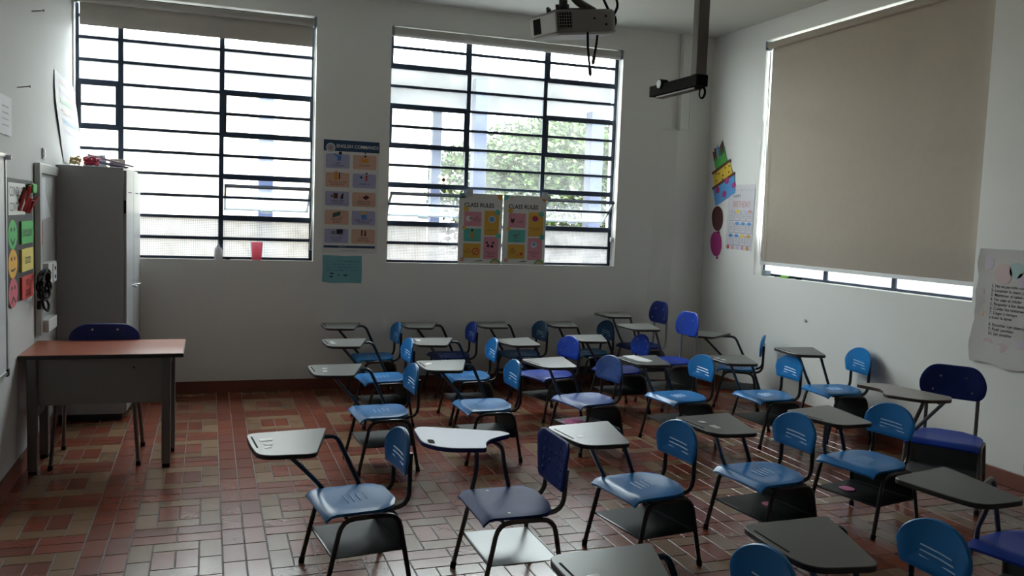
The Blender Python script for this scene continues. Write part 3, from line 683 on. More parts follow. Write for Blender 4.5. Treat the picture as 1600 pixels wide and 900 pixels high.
# English commands poster
ep = sheet('classroom_poster', 'back', 2.100, 1.302, .522, 1.058, WHITE, 'tall English commands poster between the two back windows', 'poster')
card(ep, 0, .955, .522, 1.058, NAVYP, 'header_band')
disc(ep, .065, .985, .044, PALEP, nm='badge'); disc(ep, .065, .985, .034, pm('badge_grey', (.34, .33, .34)), nm='badge', lift=.0008); text(ep, 'x', .067, .988, .05, REDP, lift=.002)
text(ep, 'ENGLISH COMMANDS', .315, 1.002, .045, WHITE, sx=.88, bold=.0006)
cap = [('RAISE\nYOUR HAND', 'SIT DOWN'), ('MAY I GO TO THE\nBATHROOM?', 'STAND UP'), ('OPEN/CLOSE\nTHE DOOR', 'OPEN/CLOSE\nYOUR BOOK'), ('ERASE THE\nBOARD', 'TAKE OUT YOUR\nNOTEBOOK'), ('GO TO THE\nFRONT', 'COMPLETE\nYOUR TASKS')]
for r_ in range(5):
    for c_ in range(2):
        x0 = .022+c_*.252; y0 = .795-r_*.175; m = LILAC if (r_+c_) % 2 == 0 else PEACH
        card(ep, x0, y0, x0+.222, y0+.135, m, r=.014); text(ep, cap[r_][c_], x0+.111, y0+.036, .022, INK, sx=.95)
ic = lambda c_, r_: (.022+c_*.252+.111, .795-r_*.175)
x, y = ic(0, 0); poly(ep, [(x-.005, y+.07), (x+.028, y+.075), (x+.034, y+.115), (x+.005, y+.12), (x-.035, y+.14), (x-.04, y+.132), (x-.004, y+.105)], BLUEP); disc(ep, x+.022, y+.142, .016, INK)
x, y = ic(1, 0); card(ep, x-.03, y+.065, x+.035, y+.105, ORANGE, 'printed_shape', lift=.0006); disc(ep, x+.005, y+.125, .010, INK); disc(ep, x+.005, y+.152, .009, GREYP)
x, y = ic(0, 1); card(ep, x-.03, y+.065, x+.002, y+.145, ORANGE, 'printed_shape', lift=.0006); card(ep, x+.012, y+.075, x+.024, y+.12, INK, 'printed_shape', lift=.0006); disc(ep, x+.018, y+.13, .008, INK)
x, y = ic(1, 1); disc(ep, x-.03, y+.10, .012, NAVYP); card(ep, x+.01, y+.07, x+.028, y+.12, REDP, 'printed_shape', lift=.0006); disc(ep, x+.019, y+.14, .009, INK)
x, y = ic(0, 2); card(ep, x-.035, y+.07, x+.005, y+.12, BROWNP, 'printed_shape', lift=.0006); poly(ep, [(x+.03, y+.065), (x+.055, y+.065), (x+.06, y+.125), (x+.035, y+.10)], MAROON); disc(ep, x-.05, y+.09, .009, INK)
x, y = ic(1, 2); poly(ep, [(x-.015, y+.085), (x+.02, y+.065), (x+.055, y+.09), (x+.02, y+.11)], MAROON); disc(ep, x-.04, y+.09, .008, ORANGE)
x, y = ic(0, 3); poly(ep, [(x-.04, y+.065), (x+.03, y+.085), (x+.035, y+.125), (x-.038, y+.105)], pm('board_green', (.04, .11, .09))); card(ep, x+.028, y+.065, x+.044, y+.071, INK, 'printed_shape', lift=.0006)
x, y = ic(1, 3); card(ep, x-.02, y+.06, x+.028, y+.10, BLUEP, 'printed_shape', lift=.0006); poly(ep, [(x-.035, y+.11), (x, y+.13), (x+.04, y+.115), (x, y+.10)], MUST)
x, y = ic(0, 4); card(ep, x-.05, y+.08, x-.01, y+.115, GREYP, 'printed_shape', lift=.0006); card(ep, x+.0, y+.085, x+.06, y+.13, INK, 'printed_shape', lift=.0006); disc(ep, x+.045, y+.085, .012, GREYP)
x, y = ic(1, 4); poly(ep, [(x-.02, y+.07), (x-.008, y+.07), (x-.005, y+.13), (x-.02, y+.125)], MAROON); poly(ep, [(x+.01, y+.065), (x+.03, y+.075), (x+.022, y+.13), (x+.012, y+.125)], BROWNP)
card(ep, .016, .050, .500, .072, NAVYP, 'footer_band'); text(ep, 'THANK YOU', .19, .061, .012, WHITE); text(ep, 'English classroom commands', .26, .026, .012, INK)
# handwritten blue note
npts = [(0, .01), (.09, 0), (.25, .004), (.372, .0), (.374, .12), (.37, .262), (.2, .258), (.0, .266), (.004, .13)]
bn = sheet('paper_note', 'back', 2.107, 1.018, 0, 0, pm('turquoise', (.17, .40, .44)), 'turquoise handwritten note taped under the English commands poster', 'note', pts=npts)
random.seed(5)
for r_ in range(4):
    x = .04
    while x < .33:
        w = random.uniform(.012, .04); card(bn, x, .205-r_*.028+random.uniform(-.002, .002), min(x+w, .345), .2085-r_*.028, pm('pencil', (.05, .12, .15)), 'handwriting'); x += w+.010
for (x, y, w) in ((.075, .085, .03), (.07, .055, .03), (.15, .07, .012), (.2, .068, .035)): card(bn, x, y, x+w, y+.012, INK, 'handwriting')
# class rules posters leaning on the sill
def rules(x0, w, label, v):
    h = .700; q = sheet('rules_poster', 'back', x0, ZS+.001, w, h, WHITE, label, 'poster', off=-.012, th=.003); s = w/.45
    text(q, 'CLASS RULES', w*.46, h-.115, .058, INK, sx=.92*s, bold=.0012); text(q, '?' if v == 0 else '!', w*.90, h-.12, .045, PINKP)
    poly(q, [(0, h), (.0, h-.06), (.03, h-.05), (.06, h-.02), (.055, h)], MINT); poly(q, [(w, h), (w-.06, h), (w-.05, h-.04), (w-.02, h-.06), (w, h-.04)], ORANGE); poly(q, [(.075, h-.02), (.095, h-.015), (.085, h-.05)], PINKP)
    a, b, c_ = .055*s, .235*s, .265*s; d = .40*s
    for (x0_, x1_, y0_, y1_, m) in ((a, b, .375, .52, PINKP), (c_, d+.02, .29, .535, MUST), (a, b, .225, .355, MINT), (c_, d+.02, .03+.02, .275, PINKP), (a, b, .06, .205, MUST)):
        card(q, x0_, y0_, x1_, y1_, m, r=.008)
    for (x, y, m, r_) in ((.075, .545, MUST, .028), (d, .52, MINT, .03), (.06, .36, MUST, .022), (d+.015, .285, MINT, .03), (.045, .045, PEACH, .025)): disc(q, x*1.0, y, r_, m, lift=.001, n=7)
    if v == 0:
        disc(q, .10, .45, .028, WHITE, lift=.001); disc(q, .12, .455, .012, GREYP, lift=.0016); disc(q, .345, .45, .036, PALEP, lift=.001); disc(q, .345, .45, .026, SKYP, lift=.0015)
        card(q, .13, .255, .155, .325, ORANGE, 'printed_shape', lift=.0008); disc(q, .142, .335, .012, INK, lift=.001)
        disc(q, .185, .125, .038, REDP, lift=.001); disc(q, .185, .125, .029, MUST, lift=.0015); poly(q, [(.165, .105), (.172, .1), (.206, .146), (.199, .15)], REDP, lift=.002)
        disc(q, .30, .215, .012, INK, lift=.001); disc(q, .365, .215, .012, INK, lift=.001); disc(q, .315, .185, .016, MAROON, lift=.001); disc(q, .355, .18, .016, MAROON, lift=.001)
        text(q, 'USE\nRESPECTFUL\nWORDS', .187, .445, .018, INK); text(q, 'Be on time', .345, .34, .02, INK); text(q, 'Use your mask', .145, .238, .018, INK); text(q, 'DO\nNOT USE\nPHONES', .105, .13, .018, INK); text(q, 'Respect the\nideas of\nclassmates', .345, .10, .02, INK)
    else:
        disc(q, .10, .455, .020, MAROON, .035, lift=.001); disc(q, .10, .475, .015, PINKP, lift=.0016); disc(q, .345, .465, .036, REDP, lift=.001, a0=0, a1=PI, n=10); disc(q, .345, .465, .03, MAG, .02, lift=.0012); 
        poly(q, [(.11, .285), (.19, .31), (.188, .316), (.112, .295)], BROWNP, lift=.001); poly(q, [(.12, .27), (.17, .275), (.17, .282), (.12, .276)], BROWNP, lift=.001)
        disc(q, .34, .205, .032, PALEP, lift=.001); disc(q, .34, .21, .016, SKYP, lift=.0016); disc(q, .165, .10, .017, ORANGE, lift=.001); disc(q, .205, .11, .015, REDP, lift=.001)
        text(q, 'BE\nHONEST', .185, .44, .018, INK); text(q, 'Work with your\nclassmates', .345, .365, .02, INK); text(q, 'Be tidy', .145, .243, .018, INK); text(q, 'KEEP\nYOUR\nCLASSROOM\nCLEAN', .105, .14, .016, INK); text(q, 'Do not eat or\ndrink in\nclass', .345, .11, .02, INK)
    disc(q, w-.06, .008, .055, GREENP, .045, lift=.001, a0=0, a1=PI, n=12); disc(q, w-.06, .008, .038, PEACH, .03, lift=.0015, a0=0, a1=PI, n=12); poly(q, [(.16, .022), (.26, .03), (.262, .04), (.22, .04)], pm('leaf', (.12, .22, .14)), lift=.001)
    return q
rules(3.428, .452, 'left of the two class rules posters on the window sill', 0)
rules(3.893, .462, 'right of the two class rules posters on the window sill', 1)
for x_, y_, lb in ((3.535, 1.93, 'grey tape tab above the left class rules poster'), (4.335, 1.935, 'grey tape tab above the right class rules poster')):
    o = B('tape_tab', MB().box(x_-.03, .004, y_-.04, x_+.03, .0055, y_+.03), mat('tape_clear', (.5, .52, .54), .4)); tag(o, lb, 'tape')
tx = tag(empty('tape_cross', (3.29, DG-.004, 2.045)), 'cream tape cross stuck on the middle window pane', 'tape')
for a_ in (R(42), R(-48)):
    o = B('tape_strip', MB().box(-.062, -.0012, -.016, .062, .0012, .016), mat('masking_tape', (.88, .80, .68), .7, transl=.6), tx); o.rotation_euler.y = a_
# birthday things on the right wall
bp = sheet('birthday_poster', 'right', -.425, 1.455, .462, .665, pm('bday_white', (.60, .585, .62)), 'birthday calendar poster on the right wall beside the blind', 'poster', rot=R(-.8))
text(bp, 'HAPPY', .16, .545, .05, INK, sx=.9); text(bp, 'BIRTHDAY', .25, .462, .088, ROSE, sx=.72, bold=.002)
random.seed(9)
for k in range(9): disc(bp, .12+.04*k, .61+random.uniform(-.008, .008), .010, random.choice([LIL2, ROSE, PALEP]), nm='flag')
cols = [[LIL2, YELP, PALEP, ROSE], [PALEP, SKYP, SKYP, SKYP], [BLUEP, SKYP, YELP, MUST]]
for r_ in range(3):
    for c_ in range(4):
        x0, y0 = .042+c_*.104, .295-r_*.125
        card(bp, x0, y0, x0+.088, y0+.095, pm('bday_border', (.20, .22, .34)), 'month_box'); card(bp, x0+.005, y0+.005, x0+.083, y0+.090, pm('bday_white', (.6, .585, .62)), 'month_box', lift=.0006); disc(bp, x0+.044, y0+.097, .034, cols[r_][c_], .018, lift=.001)
        for k in range(3): card(bp, x0+.02, y0+.028+.018*k, x0+.065, y0+.032+.018*k, GREYP, 'writing', lift=.001)
for k in range(5): disc(bp, .05+.085*k, .022, .022, [REDP, ROSE, LIL2, PINKP, ORANGE][k], lift=.001)
# paper cake: three tiers, tilted
ck = sheet('paper_cake', 'right', -.205, 1.900, 0, 0, SKYP, 'three-tier paper cake cutout on the right wall', 'decoration', rot=R(21), off=.006, th=.002, pts=[(0, 0), (.375, 0), (.415, .205), (.0, .205)])
poly(ck, [(.035, .205), (.385, .205), (.37, .365), (.045, .365)], YELP, 'cake_tier'); poly(ck, [(.105, .365), (.33, .365), (.315, .555), (.10, .535)], GREENP, 'cake_tier')
poly(ck, [(-.01, .185), (.425, .185), (.425, .215), (-.01, .215)], BROWNP, 'icing_edge', lift=.001); poly(ck, [(.03, .345), (.39, .345), (.39, .375), (.03, .375)], BROWNP, 'icing_edge', lift=.001)
for (x, y, r_) in ((.08, .15, .037), (.27, .18, .037), (.19, .06, .036), (.375, .085, .03)): disc(ck, x, y, r_, MAG, nm='dot', lift=.0012)
for (x, y) in ((.09, .25), (.15, .31), (.22, .26), (.28, .32), (.33, .25), (.10, .33), (.2, .225), (.35, .31)): disc(ck, x, y, .011, BROWNP, nm='dot', lift=.0012)
for k, m in enumerate((MAROON, BROWNP, LILAC, BLUEP, BROWNP, MAROON)):
    poly(ck, [(.10+.035*k, .48+.02*(k % 2)), (.125+.035*k, .47), (.135+.035*k, .57+.03*(k % 3)), (.105+.035*k, .58+.02*(k % 2))], m, 'candle', lift=.0015)
def balloon(y, z, m, lb):
    pts = [(.105*math.cos(a)*(1-.14*math.sin(a)*-1*.5), .125*math.sin(a)+(-.02 if math.sin(a) < 0 else 0)) for a in [2*PI*k/22 for k in range(22)]]
    o = sheet('paper_balloon', 'right', y, z, 0, 0, m, lb, 'decoration', rot=R(14), off=.004, th=.0015, pts=pts); poly(o, [(-.006, -.14), (.006, -.14), (.028, -.172), (-.022, -.172)], m, 'knot')
balloon(-.245, 1.775, MAROON, 'dark maroon paper balloon on the right wall'); balloon(-.245, 1.505, MAG, 'magenta paper balloon on the right wall')
# crumpled paper notice near the right edge
mb = MB(); n1, n2 = 10, 16; random.seed(12)
for i in range(n1+1):
    for j in range(n2+1):
        x, y = .62*i/n1, .80*j/n2; dx = (-.02 if j < 6 else 0)*(1-i/n1)+.006*math.sin(j*1.7); b_ = .002+.022*max(0, (.16-y)/.16)*abs(math.sin(i*1.1+j*.9))+(.014*abs(math.sin(j*.55)) if i == 0 else 0)
        mb.v.append((x+dx, y+.012*math.sin(i*.9)*(1-j/n2), b_+.002))
for i in range(n1):
    for j in range(n2): a_ = i*(n2+1)+j; mb.f.append((a_, a_+n2+1, a_+n2+2, a_+1))
pn = B('paper_notice', mb, pm('notice', (.50, .48, .46)), smooth=True); pn.matrix_world = wall_frame('right', -3.605, .803, .003); pn['th'] = .0045; tag(pn, 'worn crumpled pastel notice taped on the right wall below the blind edge', 'notice')
for (x, y, r_, m) in ((.07, .70, .05, LIL2), (.20, .63, .07, ROSE), (.30, .66, .055, MINT), (.36, .6, .05, LIL2), (.03, .50, .035, ROSE), (.035, .43, .03, LIL2), (.04, .355, .03, ORANGE), (.24, .09, .07, ROSE), (.12, .14, .04, ROSE), (.4, .15, .05, LIL2)):
    disc(pn, x, y, r_, mat('faded_'+m.name, tuple(.55*c+.45*d for c, d in zip((.5, .48, .46), {'print_mint': (.11, .42, .44), 'print_rose': (.55, .28, .30), 'print_pale_lilac': (.48, .36, .55), 'print_orange': (.6, .28, .1)}[m.name])), .6), nm='watercolour_blot', n=18)
for k, s_ in enumerate(['1. No se permite comer en', '2. Levantar la mano para', '3. Mantener el salon limpio', '4. No usar el celular', '5. Respetar a los demas', '6. Cuidar los materiales', '7. Llegar a tiempo', 'y traer la tarea', '8. Escuchar con atencion', '9. Pedir permiso', '10. Ser amables']):
    text(pn, s_, .115, .545-.031*k-(.02 if k > 7 else 0), .030, pm('soft_ink', (.10, .095, .10)), align='LEFT', lift=.002, bold=.0004)
# ------------------------------------------------------------------ left wall
ALU = mat('aluminium', (.42, .42, .40), .4, .5, .6); BOARD = mat('whiteboard_white', (.68, .70, .74), .25, .5)
wb = tag(empty('whiteboard', (0, -3.7, .70)), 'whiteboard on the left wall at the photo edge', 'whiteboard'); inv = Matrix.Translation(wb.location).inverted()
for nm, mb, m in (('board', MB().box(.004, -4.75, .72, .018, -2.705, 1.93), BOARD), ('frame', MB().box(.003, -2.71, .70, .024, -2.685, 1.95), ALU), ('frame', MB().box(.003, -4.75, .70, .024, -2.71, .72), ALU), ('frame', MB().box(.003, -4.75, 1.93, .024, -2.71, 1.95), ALU), ('corner_cap', MB().box(.002, -2.72, .69, .027, -2.68, .73), SLOT), ('hinge_knob', MB().tube([(.02, -2.69, 1.93), (.05, -2.69, 1.93)], .014, 10), WHITEPL)):
    o = B(nm, mb, m, wb); o.matrix_parent_inverse = inv
# behaviour chart with smileys and pockets
bc = sheet('pocket_chart', 'left', -2.645, 1.085, .78, .735, pm('felt_black', (.03, .03, .032)), 'black behaviour chart with green, yellow and red smiley faces on the left wall', 'chart', off=.005, th=.006)
card(bc, .06, .52, .54, .71, WHITE, 'title_card'); text(bc, 'CONDUCT', .30, .655, .085, INK); text(bc, 'CONTROL', .27, .565, .075, INK)
for k, (m, cm, s_) in enumerate(((pm('face_green', (.07, .42, .10)), pm('card_green', (.06, .36, .08)), 'EXCELLENT'), (pm('face_yellow', (.70, .36, .03)), pm('card_yellow', (.62, .50, .12)), 'GOOD'), (pm('face_pink', (.55, .11, .14)), pm('card_red', (.50, .04, .03)), 'NOT\nGOOD'))):
    y = .385-k*.172; 
    f_ = disc(bc, .165, y+.02, .125, m, .088, nm='smiley_face', n=20); f_['th'] = bc['th']+.0014
    for ex in (-.04, .045): disc(f_, .165+ex, y+.05, .012, INK, .012, nm='eye')
    poly(f_, [(.165-.06, y+(.0 if k < 1 else (-.01 if k == 1 else -.035))), (.165, y+(-.03 if k < 1 else (-.015 if k == 1 else 0))), (.165+.06, y+(.0 if k < 1 else (-.005 if k == 1 else -.035))), (.165+.055, y+(-.012 if k < 1 else (-.016 if k == 1 else -.045))), (.165, y+(-.045 if k < 1 else (-.026 if k == 1 else -.012))), (.165-.055, y+(-.012 if k < 1 else (-.021 if k == 1 else -.045)))], INK, 'mouth')
    card(bc, .36, y-.045, .72, y+.095, cm, 'pocket', lift=.012); text(bc, s_, .54, y+.02, .065, INK, sx=.9, lift=.0138)
random.seed(21)
for k in range(9):
    y = -1.645*0-2.645+random.uniform(.30, .72); z = 1.085+random.uniform(.53, .60)
    o = B('clothes_peg', MB().tube([(.016, y, z), (.045, y+random.uniform(-.05, .05), z+random.uniform(.06, .12))], .010, 6), random.choice([REDP, REDP, BROWNP, pm('wine', (.25, .03, .03))]), bc); o.matrix_parent_inverse = bc.matrix_world.inverted()
o = B('green_clip', MB().box(.012, -2.05, 1.74, .05, -1.93, 1.80), GREENP, bc, bevel=.008); o.matrix_parent_inverse = bc.matrix_world.inverted()
# aluminium framed notice board
nb = tag(empty('notice_board', (0, -1.35, .79)), 'grey notice board with aluminium frame between the chart and the cabinet', 'notice board'); inv = Matrix.Translation(nb.location).inverted()
for nm, mb, m in (('panel', MB().box(.004, -1.72, .80, .012, -.97, 1.90), mat('board_grey', (.34, .34, .33), .6)), ('frame', MB().box(.003, -1.76, .79, .04, -1.69, 1.945), ALU), ('frame', MB().box(.003, -1.69, 1.88, .034, -.96, 1.945), ALU)):
    o = B(nm, mb, m, nb, bevel=.003); o.matrix_parent_inverse = inv
o = sheet('paper_sheet', 'left', -1.62, 1.56, 0, 0, pm('sheet_grey', (.55, .56, .58)), 'torn white paper pinned on the notice board', 'paper', off=.013, pts=[(0, 0), (.42, .02), (.2, .20), (.22, .30), (.02, .29)])
o = B('red_strip', MB().box(.041, -1.70, 1.40, .0425, -1.694, 1.56), REDP); tag(o, 'thin red strip on the notice board frame', 'tape')
sb = tag(empty('socket_box', (0, -1.45, 1.12)), 'white surface socket box on the left wall', 'socket'); inv = Matrix.Translation(sb.location).inverted()
for nm, mb, m in (('box', MB().box(.013, -1.66, 1.125, .07, -1.33, 1.27), mat('socket_white', (.62, .62, .60), .4)), ('socket_plate', MB().box(.07, -1.50, 1.135, .076, -1.36, 1.26), WHITEPL)):
    o = B(nm, mb, m, sb, bevel=.004); o.matrix_parent_inverse = inv
for zz in (1.165, 1.225):
    o = B('socket_hole', MB().box(.0755, -1.45, zz-.012, .0775, -1.41, zz+.012), SLOT, sb); o.matrix_parent_inverse = inv
o = B('cable_box', MB().box(.013, -1.69, .80, .075, -1.36, .885), MATS['socket_white'], bevel=.005); tag(o, 'white cable box low on the left wall above the desk', 'box')
random.seed(31); pts = []
for k in range(64):
    a_ = 2*PI*k/16; rr = random.uniform(.75, 1.1); pts.append((.075+.018*math.sin(k*.9), -1.86+.17*rr*math.cos(a_), 1.14+.095*rr*math.sin(a_)))
pts += [(.05, -1.72, 1.03), (.045, -1.60, 1.02), (.045, -1.50, .97), (.05, -1.56, .93), (.05, -1.72, .97), (.05, -1.80, 1.05)]
cc_ = tag(empty('cable_coil', (.05, -1.86, 1.05)), 'tangled black cable coil hanging on the left wall beside the chart', 'cable'); inv = Matrix.Translation(cc_.location).inverted()
o = B('cable', MB().tube(pts, .0085, 6, .03, 2), RUBBER, cc_, smooth=True); o.matrix_parent_inverse = inv
o = B('plug', MB().tube([(.05, -1.88, 1.035), (.05, -1.90, .985)], .014, 8), RUBBER, cc_, smooth=True); o.matrix_parent_inverse = inv
# papers, switch and nails
wp = sheet('wall_paper_sheet', 'left', -2.95, 2.06, .50, .22, PAPER, 'white printed paper at the left photo edge above the chart', 'paper', off=.006)
for k in range(4): card(wp, .26, .05+.035*k, .42, .058+.035*k, GREYP, 'writing')
n = 14
HPF = lambda t, s_, o=0: (.006+o+.075*s_*(.25+t)*(1-.3*t)+.01*math.sin(PI*t), (-.93-.05*math.sin(PI*min(1, t*1.6))+.42*t**2.2)*(1-s_)+(-.14+.03*t)*s_, 2.675-.665*t-.03*s_)
hp = MB()
for i in range(n+1):
    t = i/n; z = 2.675-.69*t
    for j in range(7):
        s_ = j/6; hp.v.append(HPF(t, s_))
for i in range(n):
    for j in range(6): a_ = i*7+j; hp.f.append((a_, a_+1, a_+8, a_+7))
hs = B('hanging_poster', hp, pm('poster_cream', (.58, .57, .58)), smooth=True); tag(hs, 'curling pale poster hanging on the left wall above the cabinet', 'poster')
for k, m in enumerate((ROSE, LIL2, GREENP, PEACH, SKYP, LIL2)):
    t = .06+.11*k; st = MB()
    for tt in (t, t+.05):
        for s_ in (.2, .9): st.v.append(HPF(tt, s_, .0025))
    st.f = [(0, 1, 3, 2)]; B('print_band', st, mat('faded2_'+m.name, tuple(.6*a+.4*b for a, b in zip((.55, .54, .56), m.node_tree.nodes['Mix'].inputs[6].default_value[:3])), .6), hs)
sw = tag(B('light_switch', MB().box(.002, -1.46, 1.985, .012, -1.38, 2.06), mat('switch_grey', (.50, .51, .52), .4), bevel=.003), 'small grey light switch on the left wall', 'switch')
for k in range(2): B('rocker', MB().box(.012, -1.445, 1.995+.032*k, .017, -1.395, 2.02+.032*k), WHITEPL, sw, bevel=.002)
for (y, z, lb) in ((-2.25, 2.37, 'long nail in the left wall above the chart'), (-1.77, 2.92, 'upper nail high on the left wall')):
    nl = tag(empty('wall_nail', (0, y, z)), lb, 'nail'); B('shank', MB().tube([(0, 0, 0), (.07, .0, .012)], .0035, 6), GREYTUBE, nl); B('head', MB().tube([(.068, 0, .012), (.073, 0, .013)], .009, 8), GREYTUBE, nl)
for (x, y, z, lb) in ((W-.004, -1.93, .82, 'upper'), ):
    o = B('wall_plug', MB().tube([(W, -1.78, .86), (W-.012, -1.78, .86)], .014, 8), mat('plug_grey', (.45, .45, .44), .5)); tag(o, 'small round plug in the right wall above a chair tablet', 'wall plug')
# ------------------------------------------------------------------ projector and sensor bar
PJ = mat('projector_grey', (.36, .36, .34), .5, .4); PJW = mat('projector_white', (.72, .73, .74), .45, .4)
PX, PY, PZ = 2.67, -4.05, 2.70
pj = tag(empty('projector', (PX+.2, PY, PZ)), 'grey ceiling projector with dangling cables', 'projector'); pj.rotation_euler = (R(2), R(-9), R(9))
bodyo = rounded([(-.19, -.13), (.14, -.13), (.19, -.09), (.19, .09), (.14, .13), (-.19, .13)], .03, 4)
B('body', MB().prism(bodyo, -.055, .055, .008), PJ, pj, smooth=True)
B('front_panel', MB().box(-.197, -.125, -.05, -.186, .125, .045), PJW, pj, bevel=.004)
B('bottom_cover', MB().prism([(x*.97, y*.95) for x, y in bodyo], -.066, -.055), PJW, pj)
B('lens_window', MB().box(-.199, .02, -.04, -.196, .09, .035), SLOT, pj)
g_ = B('vent_grille', MB().box(-.185, -.1335, -.035, -.105, -.129, .045), SLOT, pj)
for k in range(6): B('grille_bar', MB().box(-.183+.0145*k, -.1355, -.035, -.180+.0145*k, -.1335, .045), PJ, g_)
for k in range(6): B('grille_bar', MB().box(-.185, -.1355, -.033+.0145*k, -.105, -.1335, -.030+.0145*k), PJ, g_)
for (x, z) in ((.03, .01), (.10, .02), (.10, -.02)): B('screw', MB().tube([(x, -.129, z), (x, -.132, z)], .006, 8), SLOT, pj)
B('mount_plate', MB().prism(rounded([(-.13, -.06), (.06, -.06), (.06, .06), (-.13, .06)], .02, 3), .060, .072), GREYTUBE, pj)
for (x, y) in ((-.12, -.05), (-.12, .05), (.05, -.05), (.05, .05), (-.16, -.09), (-.16, .0), (-.10, -.09)): B('mount_bolt', MB().tube([(x, y, .05), (x, y, .085)], .009, 8), GREYTUBE, pj)
B('mount_arm', MB().tube([(-.10, -.05, .072), (-.075, -.03, .18), (-.05, 0, .22)], .022, 6, .05), GREYTUBE, pj); B('mount_arm', MB().tube([(.12, 0, .06), (.0, .0, .12), (-.04, 0, .22)], .020, 6, .06), GREYTUBE, pj)
pole = B('ceiling_pole', MB().tube([(-.05, 0, .20), (-.05, 0, 1.0)], .026, 12), GREYTUBE, pj, smooth=True)
inv = pj.matrix_basis.inverted()
for pts in ([(2.885, -4.17, 2.655), (2.89, -4.175, 2.56), (2.90, -4.18, 2.475)], [(2.975, -4.10, 2.67), (2.965, -4.11, 2.60), (2.955, -4.115, 2.545)]):
    c = B('cable', MB().tube(pts, .006, 6), RUBBER, pj, smooth=True); c.matrix_parent_inverse = inv
    a_, b_ = Vector(pts[-1]), Vector(pts[-1])+(Vector(pts[-1])-Vector(pts[-2])).normalized()*.055
    o = B('plug', MB().tube([a_, a_.lerp(b_, .3), a_.lerp(b_, .8), b_], [.006, .010, .010, .004], 8), GREYTUBE, c, smooth=True)
for pts in ([(3.05, -4.10, 2.74), (3.10, -4.08, 2.82), (3.02, -4.05, 2.95), (2.90, -4.05, 3.2), (2.88, -4.05, 3.69)], [(3.04, -4.12, 2.74), (2.98, -4.1, 2.86), (2.90, -4.06, 3.1), (2.87, -4.06, 3.69)], [(3.035, -4.07, 2.69), (3.085, -4.08, 2.71), (3.085, -4.07, 2.76), (3.03, -4.05, 2.79)]):
    o = B('cable', MB().tube(pts, .007, 6, .06), RUBBER, pj, smooth=True); o.matrix_parent_inverse = inv
sr = tag(empty('sensor_bar', (3.53, -3.96, 2.45)), 'black sensor bar with a lens on a grey ceiling pole', 'sensor'); 
B('housing', MB().box(-.034, -.26, -.03, .036, .255, .030), mat('sensor_black', (.018, .019, .02), .8, .1), sr, bevel=.003)
B('lens_housing', MB().tube([(-.045, .12, .026), (.0, .12, .026)], .028, 16), MATS['sensor_black'], sr, smooth=True); B('lens', MB().tube([(-.049, .12, .026), (-.044, .12, .026)], .023, 16), mat('lens_pale', (.45, .47, .47), .25), sr, smooth=True)
B('bottom_plate', MB().box(-.020, -.22, -.042, .026, .20, -.030), GREYTUBE, sr, bevel=.002)
B('ceiling_pole', MB().box(-.040, -.262, .030, .024, -.205, H-2.45), mat('pole_grey', (.22, .215, .20), .5, .4), sr, bevel=.004)
for rr in (.026, .030):
    ring = [(.02, -.20+rr*math.cos(2*PI*k/16), -.048+rr*math.sin(2*PI*k/16)) for k in range(16)]
    B('cable_loop', MB().tube([(a+.004*(rr > .027), b-.03, c-.012) for a, b, c in ring], .0035, 6, closed=True), RUBBER, sr, smooth=True)
# ------------------------------------------------------------------ outside
GRD = mat('concrete_outside', (.22, .215, .20), .9, .2, var=.1, scale=1)
tag(B('ground', MB().box(-25, .26, -.4, 35, 45, -.2), GRD), kind='structure')
tag(B('ground_side', MB().box(W+.26, -25, -.4, 35, .25, -.2), GRD), kind='structure')
BLUEPOST = mat('post_blue', (.006, .017, .052), .5, .5); PALEPIPE = mat('pipe_pale', (.45, .46, .46), .5)
def post(x, y, w, h, lb):
    e = tag(empty('canopy_post', (x, y, -.2)), lb, 'post'); B('shaft', MB().box(-w/2, -w/2, 0, w/2, w/2, h+.2), BLUEPOST, e, bevel=.01); B('base_plate', MB().box(-w*.8, -w*.8, 0, w*.8, w*.8, .03), GREYTUBE, e)
post(4.18, 4.0, .14, 3.25, 'leftmost blue canopy post outside the middle window'); post(4.37, 2.5, .17, 3.45, 'near blue canopy post outside the middle window'); post(6.0, 2.5, .19, 3.15, 'right blue canopy post outside the middle window'); post(1.73, 2.5, .17, 3.2, 'blue post outside the left window')
o = B('drain_pipe', MB().tube([(1.56, 2.6, -.2), (1.56, 2.6, 3.1)], .022, 10), PALEPIPE, smooth=True); tag(o, 'thin grey pipe beside the blue post outside the left window', 'pipe')
CANOPY = mat('canopy_sheet', (.17, .175, .185), .7, .3)
cn = tag(empty('canopy_roof', (4, 3.2, 3.2)), 'pale canopy roof edge seen through the back windows', 'canopy')
inv = Matrix.Translation(cn.location).inverted()
for nm, mb in (('beam', MB().box(-3, 3.9, 3.22, 6.9, 4.05, 3.46)), ('roof_sheet', MB().box(-3, 2.3, 3.50, 6.9, 4.2, 3.53))):
    o = B(nm, mb, CANOPY, cn); o.matrix_parent_inverse = inv
bl = tag(empty('neighbour_building', (1.0, 9, -.2)), 'cream building wall outside the back windows', 'building'); inv = Matrix.Translation(bl.location).inverted()
o = B('wall', MB().box(-8, 8, -.2, 5.05, 14, 4.05), mat('cream_render', (.40, .34, .255), .9, .2, var=.15, scale=1.2), bl); o.matrix_parent_inverse = inv
o = B('parapet', MB().box(-8, 7.96, 4.05, 5.06, 14, 4.2), PALEPIPE, bl); o.matrix_parent_inverse = inv
wl = tag(empty('wall_lamp', (.73, 4.9, 2.30)), 'grey dome lamp seen through the left window', 'lamp'); B('shade', MB().lathe([(.012, -.075), (.05, -.06), (.075, -.02), (.078, .02), (.01, .03)], seg=16), mat('lamp_grey', (.06, .062, .065), .5), wl, smooth=True); B('stem', MB().tube([(0, 0, .03), (0, .0, .95)], .008, 6), GREYTUBE, wl)
